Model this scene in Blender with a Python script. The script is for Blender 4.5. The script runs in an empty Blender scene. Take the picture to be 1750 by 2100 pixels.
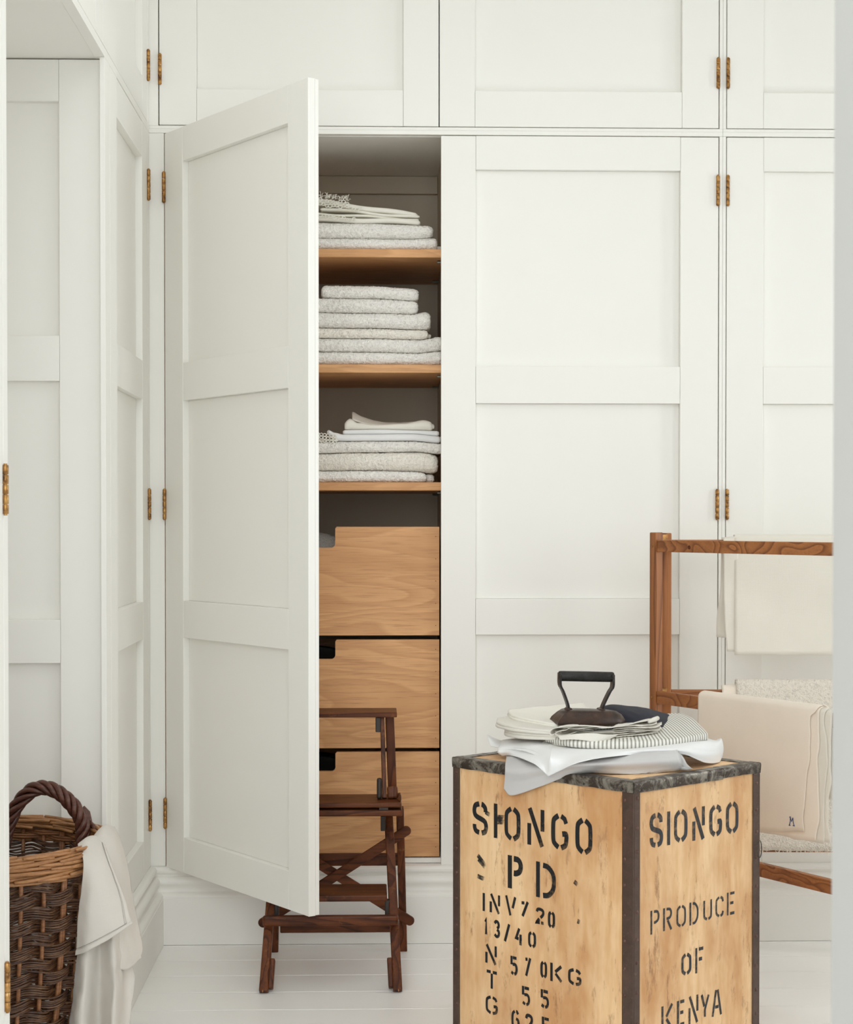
import bpy, bmesh, math, random
from mathutils import Vector, Matrix, noise

# ------------------------------------------------------------------ camera, light, exposure
scn = bpy.context.scene
COL = scn.collection
rnd = random.Random(7)

EYE = Vector((0.0, 0.0, 1.183))
YAW, PITCH = math.radians(1.65), math.radians(-0.9)
fwd = Vector((math.sin(YAW)*math.cos(PITCH), math.cos(YAW)*math.cos(PITCH), math.sin(PITCH)))
rgt = Vector((math.cos(YAW), -math.sin(YAW), 0.0))
upv = rgt.cross(fwd)
cam_d = bpy.data.cameras.new('camera')
cam = bpy.data.objects.new('camera', cam_d)
COL.objects.link(cam)
rot = Matrix((rgt, upv, -fwd)).transposed().to_4x4()
cam.matrix_world = Matrix.Translation(EYE) @ rot
cam_d.sensor_fit = 'VERTICAL'
cam_d.sensor_height = 36.0
cam_d.sensor_width = 30.0
cam_d.lens = 36.0*3650.0/2100.0
cam_d.shift_x = 0.0
cam_d.shift_y = 75.34/2100.0
cam_d.clip_start = 0.05
cam_d.clip_end = 60
cam_d.dof.use_dof = True
cam_d.dof.focus_distance = 4.25
cam_d.dof.aperture_fstop = 11.0
scn.camera = cam

scn.view_settings.view_transform = 'Standard'
scn.view_settings.look = 'None'
scn.view_settings.gamma = 1.0
scn.view_settings.use_curve_mapping = False
scn.view_settings.exposure = -0.03
scn.cycles.use_denoising = True
scn.cycles.max_bounces = 20
scn.cycles.diffuse_bounces = 16

world = bpy.data.worlds.new('world')
scn.world = world
world.use_nodes = True
bgn = world.node_tree.nodes['Background']
bgn.inputs[0].default_value = (0.925, 0.975, 1.0, 1)
bgn.inputs[1].default_value = 2.1


def area(name, loc, target, sx, sy, power, col):
    d = bpy.data.lights.new(name, 'AREA')
    d.shape = 'RECTANGLE'
    d.size, d.size_y = sx, sy
    d.energy = power
    d.color = col
    o = bpy.data.objects.new(name, d)
    COL.objects.link(o)
    o.location = loc
    o.rotation_euler = (Vector(target)-Vector(loc)).to_track_quat('-Z', 'Y').to_euler()
    return o


# daylight: a tall narrow window near the cupboards; the wide light nearer the door is added fill
area('window_daylight_narrow', (3.42, 4.05, 1.5), (-1.0, 4.40, 1.5), 0.40, 0.9, 20, (0.94, 0.99, 1.0))
area('window_daylight_wide', (3.42, 2.4, 1.55), (0.0, 3.5, 1.2), 1.4, 2.1, 9, (0.92, 0.98, 1.0))

area('skylight', (0.2, 2.9, 2.98), (0.2, 2.901, 0.0), 1.8, 1.8, 11, (0.95, 0.98, 1.0))  # added overhead fill to lift the floor, no real opening in the ceiling
area('hall_daylight', (-0.7, -1.6, 2.3), (-0.5, 4.2, 0.8), 3.0, 2.4, 90, (0.93, 0.98, 1.0))  # added frontal fill behind the camera, not a known source

# ------------------------------------------------------------------ materials


class NT:
    def __init__(self, name):
        self.m = bpy.data.materials.new(name)
        self.m.use_nodes = True
        self.t = self.m.node_tree
        self.b = self.t.nodes['Principled BSDF']

    def n(self, typ, **kw):
        nd = self.t.nodes.new(typ)
        for k, v in kw.items():
            if k.startswith('i_'):
                key = k[2:].replace('_', ' ')
                nd.inputs[int(key) if key.isdigit() else key].default_value = v
            else:
                setattr(nd, k, v)
        return nd

    def l(self, a, b):
        self.t.links.new(a, b)

    def coords(self, scale=(1, 1, 1), rnd_off=True, kind='Object', rot=(0, 0, 0)):
        tc = self.n('ShaderNodeTexCoord')
        mp = self.n('ShaderNodeMapping')
        mp.inputs['Scale'].default_value = scale
        mp.inputs['Rotation'].default_value = rot
        if rnd_off:
            oi = self.n('ShaderNodeObjectInfo')
            ml = self.n('ShaderNodeMath', operation='MULTIPLY')
            ml.inputs[1].default_value = 37.0
            self.l(oi.outputs['Random'], ml.inputs[0])
            ad = self.n('ShaderNodeVectorMath', operation='ADD')
            self.l(tc.outputs[kind], ad.inputs[0])
            self.l(ml.outputs[0], ad.inputs[1])
            self.l(ad.outputs[0], mp.inputs['Vector'])
        else:
            self.l(tc.outputs[kind], mp.inputs['Vector'])
        return mp.outputs[0]

    def noise(self, vec, scale, detail=4, rough=0.55, dist=0.0):
        nd = self.n('ShaderNodeTexNoise')
        nd.inputs['Scale'].default_value = scale
        nd.inputs['Detail'].default_value = detail
        nd.inputs['Roughness'].default_value = rough
        nd.inputs['Distortion'].default_value = dist
        self.l(vec, nd.inputs['Vector'])
        return nd.outputs['Fac']

    def ramp(self, fac, stops):
        nd = self.n('ShaderNodeValToRGB')
        el = nd.color_ramp.elements
        while len(el) < len(stops):
            el.new(0.5)
        for e, (p, c) in zip(el, stops):
            e.position = p
            e.color = (c[0], c[1], c[2], 1) if len(c) == 3 else c
        self.l(fac, nd.inputs[0])
        return nd.outputs[0]

    def mix(self, fac, a, b, mode='MIX'):
        nd = self.n('ShaderNodeMix', data_type='RGBA', blend_type=mode)
        if hasattr(fac, 'node'):
            self.l(fac, nd.inputs[0])
        else:
            nd.inputs[0].default_value = fac
        for i, v in ((6, a), (7, b)):
            if hasattr(v, 'node'):
                self.l(v, nd.inputs[i])
            else:
                nd.inputs[i].default_value = (v[0], v[1], v[2], 1)
        return nd.outputs[2]

    def bump(self, h, strength=0.2, dist=0.001):
        nd = self.n('ShaderNodeBump')
        nd.inputs['Strength'].default_value = strength
        nd.inputs['Distance'].default_value = dist
        self.l(h, nd.inputs['Height'])
        self.l(nd.outputs[0], self.b.inputs['Normal'])
        return nd

    def out(self, col=None, rough=0.5, metal=0.0, spec=0.5):
        if col is not None:
            if hasattr(col, 'node'):
                self.l(col, self.b.inputs['Base Color'])
            else:
                self.b.inputs['Base Color'].default_value = (col[0], col[1], col[2], 1)
        if hasattr(rough, 'node'):
            self.l(rough, self.b.inputs['Roughness'])
        else:
            self.b.inputs['Roughness'].default_value = rough
        if hasattr(metal, 'node'):
            self.l(metal, self.b.inputs['Metallic'])
        else:
            self.b.inputs['Metallic'].default_value = metal
        self.b.inputs['Specular IOR Level'].default_value = spec
        return self.m


def mat_paint(name, col, rough=0.42, spec=0.35, grain=(6, 6, 1.2)):
    t = NT(name)
    v = t.coords(grain)
    f = t.noise(v, 60, 3, 0.6)
    v2 = t.coords((1, 1, 1))
    big = t.noise(v2, 3.0, 3)
    c = t.mix(big, col, [x*0.975 for x in col])
    t.bump(f, 0.10, 0.0006)
    return t.out(c, rough, 0, spec)


def mat_wood(name, dark, light, axis='X', ringscale=16, stretch=0.16, rough=0.45, streak=0.5,
             pore=(0.5, 0.35, 0.2), poreamt=0.35, dist=3.0, spec=0.4, wear=None, rc=0.9):
    """grain runs along the given axis; rings are stretched along it"""
    t = NT(name)
    sc = {'X': (stretch, 1, 1), 'Y': (1, stretch, 1), 'Z': (1, 1, stretch)}[axis]
    v = t.coords(sc)
    fld = t.noise(v, ringscale*0.32, 2, 0.45, 0.35)
    ml = t.n('ShaderNodeMath', operation='MULTIPLY'); ml.inputs[1].default_value = dist*9.0; t.l(fld, ml.inputs[0])
    fr = t.n('ShaderNodeMath', operation='FRACT'); t.l(ml.outputs[0], fr.inputs[0])
    base = t.ramp(fr.outputs[0], [(0.0, light), (0.55, [a*0.7+b*0.3 for a, b in zip(light, dark)]), (0.88, [a*(1-rc)+b*rc for a, b in zip(light, dark)]), (1.0, light)])
    broad = t.noise(v, 3, 4)
    base = t.mix(t.ramp(broad, [(0.35, (0, 0, 0)), (0.7, (streak,)*3)]), base, dark)
    fs = {'X': (0.045, 1, 1), 'Y': (1, 0.045, 1), 'Z': (1, 1, 0.045)}[axis]
    v2 = t.coords(fs)
    fine = t.noise(v2, 260, 4, 0.6)
    c = t.mix(t.ramp(fine, [(0.5, (0, 0, 0)), (0.72, (poreamt,)*3)]), base, pore)
    if wear:
        v3 = t.coords((1, 1, 1))
        sp = t.noise(v3, 28, 6, 0.7)
        c = t.mix(t.ramp(sp, [(0.60, (0, 0, 0)), (0.74, (0.7,)*3)]), c, wear)
        sd = t.noise(v3, 9, 4, 0.6)
        c = t.mix(t.ramp(sd, [(0.5, (0, 0, 0)), (0.75, (0.6,)*3)]), c, [x*0.35 for x in dark])
    t.bump(fine, 0.18, 0.0006)
    return t.out(c, rough, 0, spec)


def mat_cloth(name, col, weave=900, rough=0.9, var=0.06, aniso=(1, 1, 1), slub=0.0):
    t = NT(name)
    v = t.coords(aniso)
    n1 = t.noise(v, weave, 2, 0.6)
    v2 = t.coords((0.06, 1, 1)); n2 = t.noise(v2, 420, 3, 0.6)
    v3 = t.coords((1, 1, 0.06)); n3 = t.noise(v3, 420, 3, 0.6)
    s = t.n('ShaderNodeMath', operation='ADD'); t.l(n2, s.inputs[0]); t.l(n3, s.inputs[1])
    s2 = t.n('ShaderNodeMath', operation='ADD'); t.l(s.outputs[0], s2.inputs[0]); t.l(n1, s2.inputs[1])
    f = t.ramp(s2.outputs[0], [(0.4, (0, 0, 0)), (1.0, (1, 1, 1))])
    big = t.noise(t.coords((1, 1, 1)), 7, 4)
    c = t.mix(f, [x*(1-var) for x in col], [min(1, x*(1+var)) for x in col])
    c = t.mix(big, c, [x*0.96 for x in col])
    if slub:
        sl = t.noise(t.coords((0.1, 1, 1)), 120, 3, 0.7)
        c = t.mix(t.ramp(sl, [(0.66, (0, 0, 0)), (0.78, (slub,)*3)]), c, (0.95, 0.94, 0.9))
    t.bump(s2.outputs[0], 0.35, 0.0007)
    t.b.inputs['Sheen Weight'].default_value = 0.08
    return t.out(c, rough, 0, 0.15)


def mat_terry(name, col):
    t = NT(name)
    v = t.coords((1, 1, 1))
    n1 = t.noise(v, 260, 2, 0.6)
    n2 = t.noise(v, 110, 3, 0.6)
    s = t.n('ShaderNodeMath', operation='ADD'); t.l(n1, s.inputs[0]); t.l(n2, s.inputs[1])
    c = t.mix(t.ramp(s.outputs[0], [(0.78, (0, 0, 0)), (1.0, (1, 1, 1))]), [x*0.86 for x in col], [min(.95, x*1.04) for x in col])
    t.bump(s.outputs[0], 0.8, 0.006)
    t.b.inputs['Sheen Weight'].default_value = 0.2
    return t.out(c, 0.95, 0, 0.1)


PAINT = mat_paint('warm_white_paint', (0.866, 0.853, 0.812))
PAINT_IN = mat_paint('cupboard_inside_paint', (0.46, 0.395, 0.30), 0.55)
PAINT_FLOOR = mat_paint('white_floor_paint', (0.93, 0.925, 0.91), 0.30, 0.8, (1.0, 8, 8))
PLASTER = mat_paint('plain_wall_paint', (0.87, 0.86, 0.84), 0.6)
JAMB_SHADED = mat_paint('door_jamb_paint', (0.415, 0.41, 0.385), 0.5)  # white jamb coloured grey, its shade is put into the base colour
OAK = mat_wood('oak_board', (0.47, 0.22, 0.085), (0.73, 0.41, 0.19), 'X', 16, 0.24, 0.48, 0.45, (0.37, 0.175, 0.07), 0.6, 1.6, 0.35, None, 0.5)
MAHOG = {a: mat_wood('dark_stained_wood_'+a.lower(), (0.040, 0.0105, 0.004), (0.165, 0.050, 0.016), a, 34, 0.10, 0.42, 0.6,
                     (0.010, 0.004, 0.0025), 0.5, 1.4, 0.18, (0.26, 0.095, 0.03)) for a in 'XYZ'}
PINE = {a: mat_wood('oiled_pine_'+a.lower(), (0.15, 0.046, 0.014), (0.43, 0.165, 0.052), a, 26, 0.055, 0.45, 0.4,
                    (0.12, 0.04, 0.015), 0.4, 1.7) for a in 'XYZ'}


def mat_ply():
    t = NT('stained_plywood')
    v = t.coords((1, 1, 0.12))
    g = t.noise(v, 45, 5, 0.6)
    c = t.ramp(g, [(0.25, (0.66, 0.385, 0.185)), (0.5, (0.78, 0.52, 0.285)), (0.75, (0.85, 0.625, 0.385))])
    b = t.noise(t.coords((1, 1, 0.5)), 5, 5, 0.6)
    c = t.mix(t.ramp(b, [(0.44, (0, 0, 0)), (0.64, (0.8,)*3)]), c, (0.50, 0.235, 0.085))
    st = t.noise(t.coords((1, 1, 0.25)), 24, 6, 0.78)
    c = t.mix(t.ramp(st, [(0.575, (0, 0, 0)), (0.68, (0.75,)*3)]), c, (0.24, 0.105, 0.045))
    sc = t.noise(t.coords((0.4, 0.4, 0.12), rot=(0.3, 0.2, 0.1)), 90, 5, 0.75)
    c = t.mix(t.ramp(sc, [(0.60, (0, 0, 0)), (0.66, (0.45,)*3)]), c, (0.30, 0.16, 0.08))
    t.bump(g, 0.15, 0.0006)
    return t.out(c, 0.55, 0, 0.3)


PLY = mat_ply()


def mat_band(name, brown, grey, lo, hi, metal=0.35):
    t = NT(name)
    v = t.coords((1, 1, 1))
    n = t.noise(v, 16, 8, 0.72, 1.5)
    n2 = t.noise(v, 120, 4, 0.7)
    f = t.ramp(n, [(lo, (0, 0, 0)), (hi, (1, 1, 1))])
    c = t.mix(f, brown, grey)
    c = t.mix(t.ramp(n2, [(0.6, (0, 0, 0)), (0.72, (0.5,)*3)]), c, [min(1, x*1.9) for x in grey])
    r = t.ramp(n, [(lo, (0.42,)*3), (hi, (0.34,)*3)])
    t.bump(n, 0.4, 0.002)
    return t.out(c, r, metal, 0.5)


BAND_TOP = mat_band('worn_galvanised_strip', (0.055, 0.040, 0.031), (0.27, 0.245, 0.205), 0.46, 0.60, 0.5)
BAND_SIDE = mat_band('brown_painted_strip', (0.060, 0.034, 0.024), (0.105, 0.062, 0.045), 0.35, 0.75, 0.25)
RIVET = mat_band('rusty_rivet', (0.075, 0.032, 0.022), (0.14, 0.07, 0.05), 0.4, 0.7, 0.4)
TACK = mat_band('dark_tack', (0.03, 0.026, 0.022), (0.10, 0.09, 0.08), 0.4, 0.7, 0.5)


def mat_stencil(name, col, lo, hi, amt):
    t = NT(name)
    n = t.noise(t.coords((1, 1, 1), False), 60, 7, 0.75)
    n2 = t.noise(t.coords((1, 1, 0.4), False), 16, 4, 0.6)
    s = t.n('ShaderNodeMath', operation='ADD'); t.l(n, s.inputs[0]); t.l(n2, s.inputs[1])
    hf = t.n('ShaderNodeMath', operation='MULTIPLY'); t.l(s.outputs[0], hf.inputs[0]); hf.inputs[1].default_value = 0.5
    f = t.ramp(hf.outputs[0], [(lo, (1, 1, 1)), (hi, (1-amt,)*3)])
    tr = t.n('ShaderNodeBsdfTransparent')
    mx = t.n('ShaderNodeMixShader')
    t.l(f, mx.inputs[0]); t.l(tr.outputs[0], mx.inputs[1]); t.l(t.b.outputs[0], mx.inputs[2])
    t.l(mx.outputs[0], t.t.nodes['Material Output'].inputs['Surface'])
    return t.out(col, 0.6, 0, 0.3)


INK = mat_stencil('black_stencil_paint', (0.012, 0.012, 0.013), 0.50, 0.70, 0.75)
INK_FADED = mat_stencil('faded_stencil_paint', (0.035, 0.036, 0.04), 0.44, 0.66, 0.75)
SMEAR = mat_stencil('smeared_stencil_paint', (0.03, 0.028, 0.026), 0.43, 0.53, 1.0)

TERRY = mat_terry('white_terry', (0.92, 0.885, 0.835))
TERRY_B = mat_terry('cream_terry', (0.91, 0.865, 0.78))
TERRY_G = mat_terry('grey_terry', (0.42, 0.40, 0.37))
COTTON = mat_cloth('white_cotton', (0.82, 0.82, 0.82), var=0.02)
COTTON_CREAM = mat_cloth('cream_cotton', (0.80, 0.775, 0.70), var=0.03)
GREYCLOTH = mat_cloth('pale_grey_cotton', (0.56, 0.545, 0.54), var=0.03)
LINEN = mat_cloth('natural_linen', (0.82, 0.735, 0.635), var=0.12, slub=0.12)
LINEN_PALE = mat_cloth('pale_linen', (0.75, 0.71, 0.63), var=0.08, slub=0.35)
LINEN_GREY = mat_cloth('grey_linen', (0.60, 0.56, 0.51), var=0.10)
NAPKIN = mat_cloth('cream_napkin_linen', (0.72, 0.69, 0.625), var=0.06)
NAVY = mat_cloth('navy_cotton', (0.012, 0.012, 0.022), var=0.15)
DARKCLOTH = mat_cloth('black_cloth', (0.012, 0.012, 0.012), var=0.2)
FLUFF = mat_terry('fluffy_white_weave', (0.80, 0.735, 0.65))
THREAD = mat_cloth('grey_thread', (0.22, 0.21, 0.2))
BLUETHREAD = mat_cloth('blue_thread', (0.035, 0.05, 0.16))


def mat_ticking():
    t = NT('striped_ticking')
    uvn = t.n('ShaderNodeUVMap')
    sx = t.n('ShaderNodeSeparateXYZ'); t.l(uvn.outputs[0], sx.inputs[0])
    ml = t.n('ShaderNodeMath', operation='MULTIPLY'); ml.inputs[1].default_value = 1/0.0098; t.l(sx.outputs[0], ml.inputs[0])
    fr = t.n('ShaderNodeMath', operation='FRACT'); t.l(ml.outputs[0], fr.inputs[0])
    w = (0.78, 0.765, 0.715); g = (0.30, 0.285, 0.25)
    c = t.ramp(fr.outputs[0], [(0.0, w), (0.40, w), (0.46, (0.5, 0.48, 0.44)), (0.52, g), (0.84, g), (0.90, w)])
    n = t.noise(t.coords((1, 1, 1)), 700, 3)
    c = t.mix(t.ramp(n, [(0.45, (0, 0, 0)), (0.75, (0.45,)*3)]), c, (0.7, 0.69, 0.65))
    t.bump(n, 0.3, 0.0008)
    return t.out(c, 0.9, 0, 0.15)


TICKING = mat_ticking()


def mat_wicker(name, cols, rough=0.42):
    t = NT(name)
    oi = t.n('ShaderNodeObjectInfo')
    v = t.coords((1, 1, 1))
    n = t.noise(t.coords((1, 1, 9)), 22, 5, 0.7)
    n2 = t.noise(v, 160, 4, 0.6)
    c = t.ramp(n, [(0.30, cols[0]), (0.5, cols[1]), (0.75, cols[2])])
    c = t.mix(t.ramp(n2, [(0.55, (0, 0, 0)), (0.75, (0.5,)*3)]), c, [x*0.35 for x in cols[0]])
    t.bump(n2, 0.3, 0.0008)
    return t.out(c, rough, 0, 0.5)


WICK_DARK = mat_wicker('dark_willow', ((0.022, 0.008, 0.0045), (0.082, 0.033, 0.014), (0.22, 0.115, 0.052)), 0.36)
WICK_LIGHT = mat_wicker('honey_willow', ((0.20, 0.082, 0.028), (0.36, 0.165, 0.062), (0.52, 0.27, 0.11)))
WICK_MID = mat_wicker('orange_willow', ((0.13, 0.05, 0.018), (0.26, 0.105, 0.04), (0.36, 0.165, 0.065)))
WICK_HANDLE = mat_wicker('reddish_willow', ((0.035, 0.013, 0.008), (0.095, 0.030, 0.018), (0.17, 0.068, 0.036)), 0.36)


def mat_brass():
    t = NT('aged_brass')
    n = t.noise(t.coords((1, 1, 1)), 60, 5, 0.7)
    c = t.ramp(n, [(0.36, (0.12, 0.05, 0.016)), (0.52, (0.38, 0.19, 0.055)), (0.66, (0.55, 0.32, 0.11)), (0.74, (0.75, 0.7, 0.6))])
    return t.out(c, 0.35, 0.7, 0.5)


BRASS = mat_brass()


def mat_plain(name, col, rough=0.5, metal=0.0):
    t = NT(name)
    n = t.noise(t.coords((1, 1, 1)), 40, 4)
    c = t.mix(n, [x*0.8 for x in col], [min(1, x*1.2) for x in col])
    t.bump(n, 0.15, 0.0006)
    return t.out(c, rough, metal)


IRON = mat_band('rusty_cast_iron', (0.030, 0.018, 0.013), (0.075, 0.040, 0.028), 0.38, 0.66, 0.35)
IRON_BLACK = mat_band('black_handle_iron', (0.014, 0.013, 0.012), (0.045, 0.043, 0.04), 0.45, 0.75, 0.3)
IRON_POST = mat_band('dark_grip_iron', (0.022, 0.019, 0.018), (0.07, 0.064, 0.06), 0.45, 0.75, 0.5)
PINMETAL = mat_plain('steel_pin', (0.30, 0.33, 0.30), 0.35, 0.9)
NAILMETAL = mat_plain('dark_nail', (0.03, 0.02, 0.015), 0.5, 0.5)
DARKBLOCK = mat_wood('almost_black_wood', (0.012, 0.008, 0.006), (0.035, 0.021, 0.014), 'Z', 20, 0.15, 0.45, 0.5, (0.01, 0.006, 0.004), 0.4)

# ------------------------------------------------------------------ mesh helpers


class M:
    def __init__(self):
        self.v, self.f, self.uv = [], [], None

    def hexa(self, p):
        """8 points: bottom ring 0-3, top ring 4-7 (counter-clockwise from above)"""
        b = len(self.v)
        self.v += [Vector(q) for q in p]
        for q in ((3, 2, 1, 0), (4, 5, 6, 7), (0, 1, 5, 4), (1, 2, 6, 5), (2, 3, 7, 6), (3, 0, 4, 7)):
            self.f.append(tuple(b+i for i in q))
        return self

    def box(self, x0, x1, y0, y1, z0, z1):
        return self.hexa([(x0, y0, z0), (x1, y0, z0), (x1, y1, z0), (x0, y1, z0),
                          (x0, y0, z1), (x1, y0, z1), (x1, y1, z1), (x0, y1, z1)])

    def beam(self, a, b, side, w, h):
        """oriented bar from a to b; w along the side vector, h across"""
        a, b = Vector(a), Vector(b)
        d = (b-a).normalized()
        s = Vector(side); s = (s-d*s.dot(d)).normalized()
        n = d.cross(s).normalized()
        p = []
        for c in (a, b):
            for (i, j) in ((-1, -1), (1, -1), (1, 1), (-1, 1)):
                p.append(c+s*(i*w/2)+n*(j*h/2))
        return self.hexa(p)

    def prism(self, pts, vec):
        """extrude a planar polygon of 3-D points along vec"""
        n = len(pts); b = len(self.v); vec = Vector(vec)
        self.v += [Vector(p) for p in pts]+[Vector(p)+vec for p in pts]
        self.f.append(tuple(b+i for i in reversed(range(n))))
        self.f.append(tuple(b+n+i for i in range(n)))
        for i in range(n):
            j = (i+1) % n
            self.f.append((b+i, b+j, b+n+j, b+n+i))
        return self

    def tube(self, path, rad, n=8, cap=True, ref=(0, 0, 1), closed=False, flat=1.0):
        path = [Vector(p) for p in path]
        m = len(path)
        if not hasattr(rad, '__len__'):
            rad = [rad]*m
        b = len(self.v)
        prev = None
        for i, p in enumerate(path):
            if closed:
                d = path[(i+1) % m]-path[i-1]
            else:
                d = path[min(i+1, m-1)]-path[max(i-1, 0)]
            d.normalize()
            r = Vector(ref) if prev is None else prev
            s = r-d*r.dot(d)
            if s.length < 1e-5:
                s = d.orthogonal()
            s.normalize(); prev = s
            t = d.cross(s)
            for k in range(n):
                a = 2*math.pi*k/n
                self.v.append(p+(s*math.cos(a)+t*math.sin(a)*flat)*rad[i])
        for i in range(m if closed else m-1):
            i2 = (i+1) % m
            for k in range(n):
                k2 = (k+1) % n
                self.f.append((b+i*n+k, b+i*n+k2, b+i2*n+k2, b+i2*n+k))
        if cap and not closed:
            self.f.append(tuple(b+k for k in reversed(range(n))))
            self.f.append(tuple(b+(m-1)*n+k for k in range(n)))
        return self

    def grid(self, rows):
        b = len(self.v); nu = len(rows[0])
        for r in rows:
            self.v += [Vector(p) for p in r]
        for i in range(len(rows)-1):
            for j in range(nu-1):
                self.f.append((b+i*nu+j, b+i*nu+j+1, b+(i+1)*nu+j+1, b+(i+1)*nu+j))
        return self

    def dome(self, c, nrm, r, h, n=8):
        """a small rivet head"""
        c, nrm = Vector(c), Vector(nrm).normalized()
        s = nrm.orthogonal().normalized(); t = nrm.cross(s); b = len(self.v)
        for (q, k) in ((1.0, 0.0), (0.75, 0.7)):
            for i in range(n):
                a = 2*math.pi*i/n
                self.v.append(c+(s*math.cos(a)+t*math.sin(a))*r*q+nrm*h*k)
        self.v.append(c+nrm*h)
        for i in range(n):
            j = (i+1) % n
            self.f.append((b+i, b+j, b+n+j, b+n+i))
            self.f.append((b+n+i, b+n+j, b+2*n))
        return self


WL = {}
EYE_SCALE = [None]


def wloc(o):
    return WL.get(o.name, Vector((0, 0, 0)))


def obj(name, m, mat, parent=None, bevel=0.0, smooth=False, solid=0.0, kind=None, label=None, cat=None, group=None, uv=None, segs=2, off=-1):
    """link one mesh object; vertices are given in world space"""
    if EYE_SCALE[0]:
        m.v = [EYE_SCALE[0](v) for v in m.v]
    xs = [v.x for v in m.v]; ys = [v.y for v in m.v]; zs = [v.z for v in m.v]
    org = Vector(((min(xs)+max(xs))/2, (min(ys)+max(ys))/2, min(zs)))
    me = bpy.data.meshes.new(name)
    me.from_pydata([v-org for v in m.v], [], m.f)
    me.update()
    if not solid and not uv:
        bm = bmesh.new(); bm.from_mesh(me)
        bmesh.ops.recalc_face_normals(bm, faces=bm.faces)
        bm.to_mesh(me); bm.free()
    me.materials.append(mat)
    if smooth:
        for p in me.polygons:
            p.use_smooth = True
    if uv:
        ul = me.uv_layers.new(name='UVMap')
        for lp in me.loops:
            ul.data[lp.index].uv = uv[lp.vertex_index]
    o = bpy.data.objects.new(name, me)
    COL.objects.link(o)
    if parent is not None:
        o.parent = parent
        o.location = org-wloc(parent)
    else:
        o.location = org
    WL[o.name] = org
    if bevel:
        md = o.modifiers.new('bevel', 'BEVEL'); md.width = bevel; md.segments = segs; md.limit_method = 'ANGLE'
        md.harden_normals = False
    if solid:
        md = o.modifiers.new('thickness', 'SOLIDIFY'); md.thickness = solid; md.offset = off
    tag(o, label, cat, group, kind)
    return o


def tag(o, label=None, cat=None, group=None, kind=None):
    for k, v in (('label', label), ('category', cat), ('group', group), ('kind', kind)):
        if v:
            o[k] = v
    return o


def empty(name, loc, label, cat, group=None):
    o = bpy.data.objects.new(name, None)
    COL.objects.link(o)
    o.location = loc
    o.empty_display_size = 0.1
    WL[o.name] = Vector(loc)
    return tag(o, label, cat, group)


def copy_at(src, parent, world):
    """another piece that shares its mesh"""
    c = src.copy()
    COL.objects.link(c)
    c.parent = parent
    c.location = Vector(world)-(wloc(parent) if parent else Vector((0, 0, 0)))
    WL[c.name] = Vector(world)
    return c


def smooth_ang(o, deg=40):
    me = o.data
    for p in me.polygons:
        p.use_smooth = True
    try:
        me.set_sharp_from_angle(angle=math.radians(deg))
    except Exception:
        pass


def cr(p0, p1, p2, p3, t):
    return 0.5*((2*p1)+(p2-p0)*t+(2*p0-5*p1+4*p2-p3)*t*t+(3*p1-p0-3*p2+p3)*t*t*t)


def spline(pts, n):
    pts = [Vector(p) for p in pts]
    out = []
    k = len(pts)-1
    for i in range(n):
        u = i/(n-1)*k
        j = min(int(u), k-1)
        t = u-j
        p1, p2 = pts[j], pts[j+1]
        p0 = pts[j-1] if j > 0 else p1*2-p2
        p3 = pts[j+2] if j+2 <= k else p2*2-p1
        out.append(cr(p0, p1, p2, p3, t))
    return out


def patch(net, nu, nv, wr=0.0, freq=14.0, seed=0.0):
    """smooth cloth surface through a net of control points, with small wrinkles"""
    rows = [spline(r, nu) for r in net]
    cols = [spline([rows[i][j] for i in range(len(rows))], nv) for j in range(nu)]
    g = [[cols[j][i] for j in range(nu)] for i in range(nv)]
    if wr:
        for i in range(nv):
            for j in range(nu):
                a = g[min(i+1, nv-1)][j]-g[max(i-1, 0)][j]
                b = g[i][min(j+1, nu-1)]-g[i][max(j-1, 0)]
                n = a.cross(b)
                if n.length > 1e-9:
                    n.normalize()
                    p = g[i][j]
                    g[i][j] = p+n*wr*(noise.noise(p*freq+Vector((seed, 0, 0)))+.45*noise.noise(p*freq*3.1+Vector((0, seed, 0))))
    return g

# ------------------------------------------------------------------ room shell
FZ = 5.0          # plane of the back cupboard fronts
LX = -0.63        # plane of the left cupboard fronts

SUBFLOOR = mat_plain('dark_subfloor', (0.12, 0.09, 0.07), 0.8)
floor = obj('floor', M().box(-1.32, 3.4, -0.4, 5.75, -0.08, -0.024), SUBFLOOR, kind='structure')
proto = None
y = 4.623+0.163*6
while y > 1.4:
    if proto is None:
        proto = obj('plank', M().box(-1.30, 3.3, y-0.163+0.0016, y-0.0016, -0.023, 0.0), PAINT_FLOOR, floor, bevel=0.0005)
        py0 = y
    else:
        copy_at(proto, floor, WL[proto.name]+Vector((0, y-py0, 0)))
    y -= 0.163

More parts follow.
